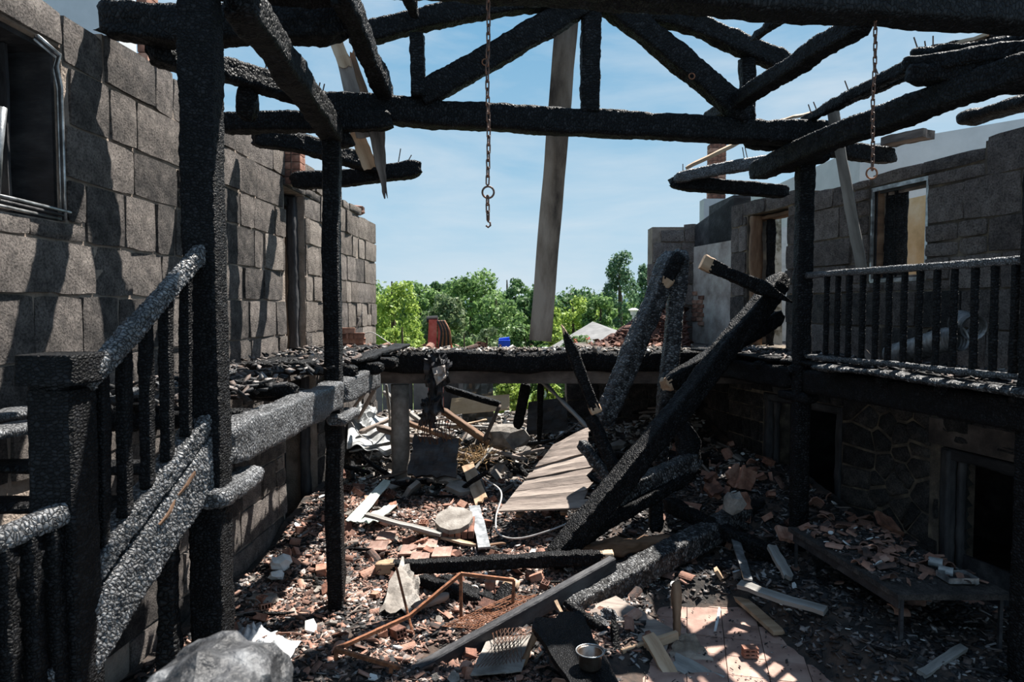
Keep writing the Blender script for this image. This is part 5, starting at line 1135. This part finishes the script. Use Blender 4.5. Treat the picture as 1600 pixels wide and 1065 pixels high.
# white sheet metal at left
sheet('tin_sheet', [P(542, 700, 11.9), P(612, 706, 12.0), P(606, 652, 13.3), P(545, 648, 13.2)], M['tin'], 'large crumpled white metal sheet left of the column', amp=.07, fr=3, nu=30, nv=20).data.polygons.foreach_set('use_smooth', [True]*1300)
sheet('tin_sheet', [P(548, 650, 12.8), P(575, 672, 12.6), P(590, 640, 13.2), P(556, 625, 13.2)], M['tin'], 'small folded metal sheet left of the column', amp=.1, fr=4)
for i, (a, b, w_, mm, lab) in enumerate([
    ((590, 668, 12.2), (742, 715, 12.0), .16, 'wood_old', 'grey round pole behind the column'),
    ((615, 652, 12.6), (720, 690, 12.4), .12, 'wood_red', 'brown pole behind the hanging clump'),
    ((690, 640, 12.6), (785, 705, 12.3), .16, 'wood_red', 'brown plank sloping right behind the clump'),
    ((695, 605, 12.4), (782, 632, 12.4), .16, 'char', 'dark board propped level under the far beam'),
    ((782, 632, 12.35), (756, 690, 12.2), .07, 'wood_old', 'pale stick standing under the dark board'),
    ((550, 640, 12.4), (582, 598, 12.2), .07, 'wood_old', 'left pale stick leaning on the far beam'),
    ((560, 655, 12.5), (590, 600, 12.3), .06, 'wood_old', 'right pale stick leaning on the far beam'),
    ((845, 592, 11.9), (918, 668, 11.0), .07, 'grey_plank', 'pale grey pole slanting to the plank panel'),
    ((822, 596, 12.1), (808, 668, 12.1), .18, 'char', 'dark upright post under the far beam'),
    ((846, 594, 12.0), (842, 690, 12.2), .10, 'char', 'thin dark upright under the far beam'),
    ((700, 742, 11.8), (860, 735, 11.7), .10, 'char', 'charred pole lying at the heap foot'),
    ((716, 722, 12.0), (800, 730, 11.8), .09, 'char', 'short dark board in the heap'),
    ((765, 702, 12.0), (822, 718, 11.8), .09, 'wood_old', 'pale split board in the heap'),
    ((540, 790, 10.3), (640, 748, 11.2), .13, 'grey_plank', 'grey beam lying before the column foot'),
    ((480, 838, 9.6), (512, 815, 9.9), .10, 'grey_plank', 'grey board end left of the slim post'),
    ((470, 868, 9.0), (560, 845, 9.2), .08, 'wood_old', 'pale stick across the foot of the slim post'),
    ((545, 705, 11.9), (618, 690, 12.2), .06, 'grey_plank', 'grey lath across the white metal sheet'),
    ((560, 676, 12.4), (640, 640, 12.9), .10, 'wood_old', 'pale beam rising behind the column'),
    ((640, 660, 12.9), (770, 668, 12.9), .08, 'grey_plank', 'long grey lath in the middle of the heap'),
    ((705, 668, 12.5), (760, 655, 12.9), .06, 'wood', 'tan lath in the middle of the heap'),
    ((740, 735, 11.6), (770, 700, 12.0), .05, 'grey_plank', 'grey stick standing in the heap front'),
    ((800, 712, 11.9), (852, 700, 11.9), .07, 'wood_old', 'pale lath by the concrete lump'),
    ((600, 612, 13.2), (668, 668, 12.8), .10, 'grey_plank', 'grey board sloping down behind the column'),
    ((612, 690, 12.6), (604, 600, 12.4), .05, 'grey_plank', 'grey stick upright left of the column')]):
    beam('heap_timber', P(*a), P(*b), w_, w_*.7, mm, lab, 'timber', res=.05, crack=.003)
sheet('black_hoarding', [P(822, 680, 12.5), P(888, 672, 12.4), P(884, 620, 12.5), P(826, 628, 12.6)], M['soot'], 'black panel standing under the far beam', 'panel', th=.05, amp=.02)
sheet('yellow_board', [P(702, 648, 13.6), P(796, 640, 13.6), P(796, 616, 13.7), P(706, 622, 13.7)], M['yboard'], 'yellowed board standing behind the heap', 'board', th=.03, amp=.005)
sheet('glazed_pane', [P(722, 660, 13.95), P(772, 660, 13.95), P(770, 590, 14.0), P(724, 590, 14.0)], M['glass'], 'greenish glazed panel above the yellowed board', 'panel', th=.03, amp=.01)
chunk('concrete_lump', P(790, 682, 12.4), (.75, .5, .5), M['concrete'], 'large grey concrete lump in the far heap')
chunk('stone_lump', P(700, 748, 11.1), (.42, .3, .14), M['concrete'], 'flat stone at the foot of the dark slab')
# straw
mb = MB(); c0 = P(742, 712, 12.0)
for i in range(220):
    a = c0+Vector((random.gauss(0, .2), random.gauss(0, .15), random.gauss(-.02, .07))); dr = Vector((random.gauss(0, 1), random.gauss(0, .6), random.gauss(.2, .7))).normalized()*random.uniform(.1, .3)
    mb.obox(a, a+dr, .008, .006)
tag(mb.build('straw_tuft', M['straw']), 'tuft of dry straw in the far heap', 'straw', kind='stuff')
cn = curve([P(556, 664, 11.8), P(566, 655, 11.8), P(568, 662, 11.8), P(560, 668, 11.8)], 5)
tag(MB().tube([P(562, 747, 11.6), P(570, 738, 11.6), P(566, 733, 11.6)], .05, 10).build('green_bottle', M['green_bottle'], smooth=True), 'green plastic bottle in the dark corner', 'bottle')
# bricks stacked on the slab at left, rubble bank at right
for k in range(14):
    px, py = 540+(k % 4)*7+random.uniform(-2, 2), 545-(k//4)*8
    o = bpy.data.objects.new('stacked_brick', random.choice(BM_)); C.objects.link(o); o.location = P(px, py, 12.0); o.rotation_euler = (0, 0, random.uniform(-.3, .3)); tag(o, 'orange hollow brick heaped behind the slim post on the beam', 'brick', 'bricks heaped on the far beam')
V = []; nx_, ny_ = 26, 12
for jj in range(ny_+1):
    for ii in range(nx_+1):
        x = 1.45+1.75*ii/nx_; y = 12.55+1.5*jj/ny_; h_ = .72*ss(1.5, 3.0, x)*ss(12.5, 13.2, y)
        V.append((x, y, 2.58+h_+.05*noise.noise((x*5, y*5, 0))+.04*noise.noise((x*13, y*13, 4))))
tag(mesh('brick_bank', V, [(jj*(nx_+1)+ii, jj*(nx_+1)+ii+1, (jj+1)*(nx_+1)+ii+1, (jj+1)*(nx_+1)+ii) for jj in range(ny_) for ii in range(nx_)], M['brick_dark']), 'sloping bank of crushed dark red brick on the far floor', 'brick pile')
rubble('bank_crumbs', 500, lambda: (random.uniform(1.5, 3.2), random.uniform(12.6, 13.6)), .09, M['brick_dark'], 'dark red brick crumbs over the far bank', zf=lambda x, y: 2.58+.72*ss(1.5, 3.0, x)*ss(12.5, 13.2, y), tilt=.6)
scatter(BM_+TM, 'bank_brick', 24, lambda: (random.uniform(1.6, 3.1), random.uniform(12.2, 12.7)), 'brick lying on the dark red bank', 'brick', 'bricks on the far bank', zf=lambda x, y: 2.60, tilt=.5, lift=.01)
tag(MB().box((1.2, 12.05, 2.45), (4.1, 14.1, 2.6)).build('floor_far', M['conc_soot']), 'far upper floor slab at right', 'floor', kind='structure')
# brick pier and stub behind the left wall, chimney at right
def brickpier(name, label, x0, y0, z0, nx, nz, bw=.24, bh=.1, kind=None):
    t = thing(name, label, 'brickwork', (x0, y0, z0))
    MB().box((x0+.02, y0+.02, z0), (x0+nx*bw-.02, y0+.23, z0+nz*bh)).build('core', M['mortar'], t)
    for j in range(nz):
        for i in range(nx):
            o_ = (bw/2 if j % 2 and nx > 1 else 0); xa = x0+i*bw+o_*.0
            MB().box((xa+.006, y0, z0+j*bh+.006), (xa+bw-.006, y0+.25, z0+(j+1)*bh-.006)).build('brick', M['brick'], t)
    return t
brickpier('brick_pier', 'hollow brick pier rising behind the left wall', P(214, 90, 7.6).x, 7.6, 4.6, 1, 22, .12)
brickpier('brick_stub', 'brick stub behind the left wall by the slim post', P(440, 260, 9.8).x, 9.8, 5.0, 2, 5, .13)
brickpier('brick_chimney', 'brick chimney stub beyond the far right joists', P(1109, 240, 17).x, 17, 5.9, 2, 13, .2)
tag(MB().box((P(1099, 400, 17).x, 17, 0), (P(1138, 400, 17).x, 17.4, 5.9)).build('chimney_wall', M['house']), 'pale chimney wall behind the far joist end', 'wall', kind='structure')
# white house behind the right wall
hs = MB(); hs.corners([(6.6, 13.5, 0), (16, 11.2, 0), (16, 20, 0), (6.6, 20, 0), (6.6, 13.5, 6.35), (16, 11.2, 7.6), (16, 20, 7.6), (6.6, 20, 6.35)])
tag(hs.build('white_house', M['house']), 'pale rendered house rising behind the right wall', 'house')
tag(MB().box((P(1203, 480, 16).x, 15.9, 0), (P(1212, 480, 16).x+.6, 16.3, 5.1)).build('wall_white', M['white']), 'white wall glimpsed through the right doorway', 'wall', kind='structure')
tag(MB().box((P(205, 60, 9).x-3, 8.6, 3), (P(213, 60, 9).x, 9.0, 7.2)).build('grey_house_wall', M['house']), 'grey rendered wall behind the left wall top', 'wall', kind='structure')
chunk('tile_debris', P(552, 328, 14.3), (.5, .3, .2), M['tile'], 'broken tiles left on the far end of the left wall')
# ------------------------------------------------------------------ beyond: machine, sheds, trees, hills
ex = thing('excavator_arm', 'red excavator arm rising behind the far beam', 'excavator', P(690, 600, 19))
d0 = 19.0
MB().corners([P(668, 545, d0-.25), P(682, 545, d0-.25), P(682, 545, d0+.25), P(668, 545, d0+.25), P(670, 499, d0-.25), P(683, 499, d0-.25), P(683, 499, d0+.25), P(670, 499, d0+.25)]).build('arm_plate', M['red_paint'], ex)
MB().corners([P(684, 548, d0-.2), P(709, 548, d0-.2), P(709, 548, d0+.2), P(684, 548, d0+.2), P(684, 500, d0-.2), P(696, 502, d0-.2), P(696, 502, d0+.2), P(684, 500, d0+.2)]).build('arm', M['red_paint'], ex)
for i in range(6): MB().tube(curve([P(684+i*2, 501, d0-.32), P(690+i*2.4, 518, d0-.42), P(687+i*3.4, 545, d0-.34)], 6), .035, 6).build('hose', M['rust'] if i % 2 else M['black'], ex, True)
MB().tube([P(667, 499, d0), P(684, 498, d0)], .09, 10).build('pin', M['black'], ex)
MB().corners([P(660, 672, d0-.4), P(712, 672, d0-.4), P(712, 672, d0+.6), P(660, 672, d0+.6), P(660, 542, d0-.4), P(712, 544, d0-.4), P(712, 544, d0+.6), P(660, 542, d0+.6)]).build('body', M['red_paint'], ex)
bl = thing('blue_barrels', 'bright blue plastic crate behind the far beam', 'crate', P(788, 560, 18))
MB().box((P(779, 545, 18).x, 17.8, P(779, 545, 18).z), (P(797, 545, 18).x, 18.1, P(779, 531, 18).z)).build('crate_body', M['blue'], bl)
MB().tube([P(780, 531, 18), P(796, 529, 18)], .05, 8).build('crate_rim', M['blue'], bl)
MB().box((P(779, 545, 18).x+.02, 17.82, 0), (P(797, 545, 18).x-.02, 18.08, P(779, 545, 18).z)).build('stand', M['roofgrey'], bl)
sh = thing('grey_shed', 'low grey gabled shed roof beyond the far beam', 'shed', P(905, 560, 22))
r0, r1, ap, ap2 = P(846, 550, 20.5), P(985, 545, 19.5), P(926, 502, 25), P(972, 524, 21.5); dn_ = Vector((0,0,-.12))
mesh('roof_slope', [r0, r1, ap2, ap]+[q+dn_ for q in (r0, r1, ap2, ap)], BOXF, M['roofgrey'], sh)
bkp = ap+Vector((3, 4, -1.0)); mesh('roof_slope', [ap, ap2, ap2+Vector((2,3,-.6)), bkp]+[q+dn_ for q in (ap, ap2, ap2+Vector((2,3,-.6)), bkp)], BOXF, M['roofgrey'], sh)
MB().box((r0.x+.2, 21, 0), (r1.x-.2, 25, r0.z-.1)).build('shed_wall', M['house'], sh)
lp = thing('garden_lamp', 'white lamp post beyond the grey shed', 'lamp', P(990, 560, 20))
MB().tube([(P(990, 520, 20).x, 20, 0), P(990, 492, 20)], .04, 8).build('pole', M['white'], lp)
MB().tube([P(990, 492, 20), P(990, 486, 20), P(990, 484, 20), P(990, 481, 20)], [.08, .1, .16, .05], 10).build('lamp_head', M['white'], lp)
def leaves(name, centers, n, size, m, parent, squash=1., kind=None):
    c = np.array(centers); idx = rng.integers(0, len(c), n); p_ = c[idx, :3]; r_ = c[idx, 3]
    dv = rng.normal(0, 1, (n, 3)); dv /= np.linalg.norm(dv, axis=1)[:, None]; rad = r_*rng.uniform(.55, 1.05, n)
    pos = p_+dv*rad[:, None]*np.array([1, 1, squash])
    nrm = dv+rng.normal(0, .55, (n, 3)); nrm /= np.linalg.norm(nrm, axis=1)[:, None]
    t = np.cross(nrm, rng.normal(0, 1, (n, 3))); t /= np.linalg.norm(t, axis=1)[:, None]; b = np.cross(nrm, t)
    s_ = (size*rng.uniform(.6, 1.4, n))[:, None]
    V = np.stack([pos-t*s_*.5, pos-b*s_*.3, pos+t*s_*.5, pos+b*s_*.3], 1).reshape(-1, 3)
    o = mesh(name, V, np.arange(n*4).reshape(-1, 4).tolist(), m, parent)
    if kind: o['kind'] = kind
    return o
def tree(name, px, ytop, wpx, d, m, label, pine=False, n=2600, ybase=None, group=None):
    ytop -= 14 if ytop < 485 else 4; top = P(px, ytop, d); base = Vector((top.x, d, -.1)); hgt = top.z-base.z; rx = wpx*d/F_PX/2
    t = thing(name, label, 'tree' if 'bush' not in name else 'bush', base, group)
    MB().tube([base, base+Vector((.05*hgt*.2, 0, hgt*.5)), top-Vector((0,0,hgt*.12))], [hgt*.03, hgt*.02, hgt*.006], 8).build('trunk', M['bark'], t)
    cs = []
    if pine:
        for i in range(46):
            f = random.random()**.8; rr = rx*(1.05-f*.75); a = random.uniform(0, 6.28); cs.append((base.x+rr*math.cos(a)*random.uniform(.3,1), d+rr*math.sin(a)*.8, base.z+hgt*(.3+.68*f), rx*.22))
        leaves('foliage', cs, n*2, d*.0042, M[m], t, 1.2, 'stuff')
    else:
        cs.append((base.x, d, base.z+hgt*.55, min(rx, hgt*.4)*.8))
        for i in range(34):
            a = random.uniform(0, 6.28); e_ = random.uniform(-1, 1); rr = math.sqrt(1-e_*e_*.9)*rx*.78
            cs.append((base.x+rr*math.cos(a), d+rr*math.sin(a)*.8, base.z+hgt*.52+e_*hgt*.36, rx*random.uniform(.22, .38)))
        leaves('foliage', cs, int(n*2.2), d*.0056, M[m], t, .9, 'stuff')
    return t
TR = [('leafy_tree', 612, 428, 95, 26, 'leaf_bright', 'bright yellow-green tree next to the left wall end'), ('leafy_tree', 655, 446, 90, 33, 'leaf_mid', 'mid green tree second from the left wall end'),
      ('leafy_tree', 735, 430, 120, 38, 'leaf_mid', 'broad tall green tree left of the hanging board'), ('dark_tree', 792, 434, 75, 46, 'leaf_dark', 'dark round-topped tree behind the hanging board'),
      ('leafy_tree', 690, 442, 70, 42, 'leaf_dark', 'dark tree between the two broad green ones'), ('olive_tree', 700, 462, 80, 30, 'leaf_grey', 'grey-green tree behind the red machine'),
      ('leafy_tree', 830, 455, 60, 40, 'leaf_dark', 'dark tree just behind the hanging board foot'), ('leafy_tree', 775, 462, 90, 30, 'leaf_mid', 'green tree above the blue crate'),
      ('leafy_tree', 895, 472, 90, 40, 'leaf_bright', 'light green tree behind the grey shed'), ('leafy_tree', 938, 468, 60, 34, 'leaf_mid', 'green tree at the foot of the pine'),
      ('pine_tree', 968, 408, 86, 36, 'leaf_pine', 'tall feathery pine left of the stone corner'), ('pine_tree', 1008, 428, 60, 40, 'leaf_pine', 'smaller pine half hidden by the stone corner'),
      ('garden_bush', 628, 496, 66, 22, 'leaf_bright', 'bright young bush near the left wall end'), ('garden_bush', 760, 505, 70, 24, 'leaf_grey', 'silvery bush left of the hanging board foot'),
      ('garden_bush', 725, 510, 60, 23, 'leaf_mid', 'green bush right of the red machine'), ('garden_bush', 820, 500, 70, 25, 'leaf_mid', 'green bush right of the blue crate'), ('garden_bush', 865, 505, 60, 24, 'leaf_bright', 'light bush at left edge of the shed'),
      ('garden_bush', 900, 515, 70, 20.5, 'leaf_mid', 'low green bush before the grey shed'), ('garden_bush', 800, 588, 60, 17.5, 'leaf_bright', 'leafy bush glimpsed under the far beam'), ('garden_bush', 855, 590, 50, 18, 'leaf_bright', 'second bush glimpsed under the far beam at right'),
      ('garden_bush', 590, 480, 60, 28, 'leaf_bright', 'bush touching the left wall end')]
for a in TR: tree(*a[:7], pine='pine' in a[0], n=2200 if a[4] > 25 else 1500)
tree('distant_hedge_tree', 560, 450, 120, 60, 'leaf_mid', 'tree mostly hidden by the left wall', n=1200)
for k in range(7): tree('woodland_tree', 600+k*62, 462+random.uniform(-6, 8), 110, 62+k, 'leaf_dark' if k % 2 else 'leaf_mid', 'far woodland tree behind the garden trees', n=1300, group='far woodland')
fb = thing('flower_bush', 'small bush with red flowers on the far beam', 'bush', P(912, 545, 13.5)); c0 = P(912, 538, 13.5)
leaves('blossom', [(c0.x+random.uniform(-.25,.25), 13.5, c0.z+random.uniform(-.08,.08), .08) for _ in range(8)], 160, .04, M['flower'], fb)
leaves('foliage', [(c0.x+random.uniform(-.25,.25), 13.5, c0.z+random.uniform(-.12,.02), .1) for _ in range(8)], 200, .05, M['leaf_grey'], fb)
V = []; n = 80
for i in range(n+1):
    x = -420+840*i/n; z = 8+5*noise.noise((x*.012, 0, 1))+1.2*noise.noise((x*.08, 0, 2))+5*ss(-50, 120, x)
    V += [(x, 520, -3), (x, 540, z), (x, 600, z*.8), (x, 620, -3)]
tag(mesh('hills', V, [(4*i+k, 4*i+4+k, 4*i+5+k, 4*i+1+k) for i in range(n) for k in range(3)], M['hill'], smooth=True), 'distant wooded hills on the horizon', 'hills', kind='structure')

# sheet fence closing the view under the beam at left
fe = thing('sheet_fence', 'grey sheet fence behind the far heap', 'fence', (-1.9, 16.6, 0))
for i in range(9):
    x = -3.6+i*.36
    plank('fence_sheet', (x, 16.6, -.05), (x, 16.55, 1.95+random.uniform(-.2, .12)), .35, .02, 'roofgrey' if i % 3 else 'soot', parent=fe, up=(0,-1,0), seg=4, jag=(0,.04))
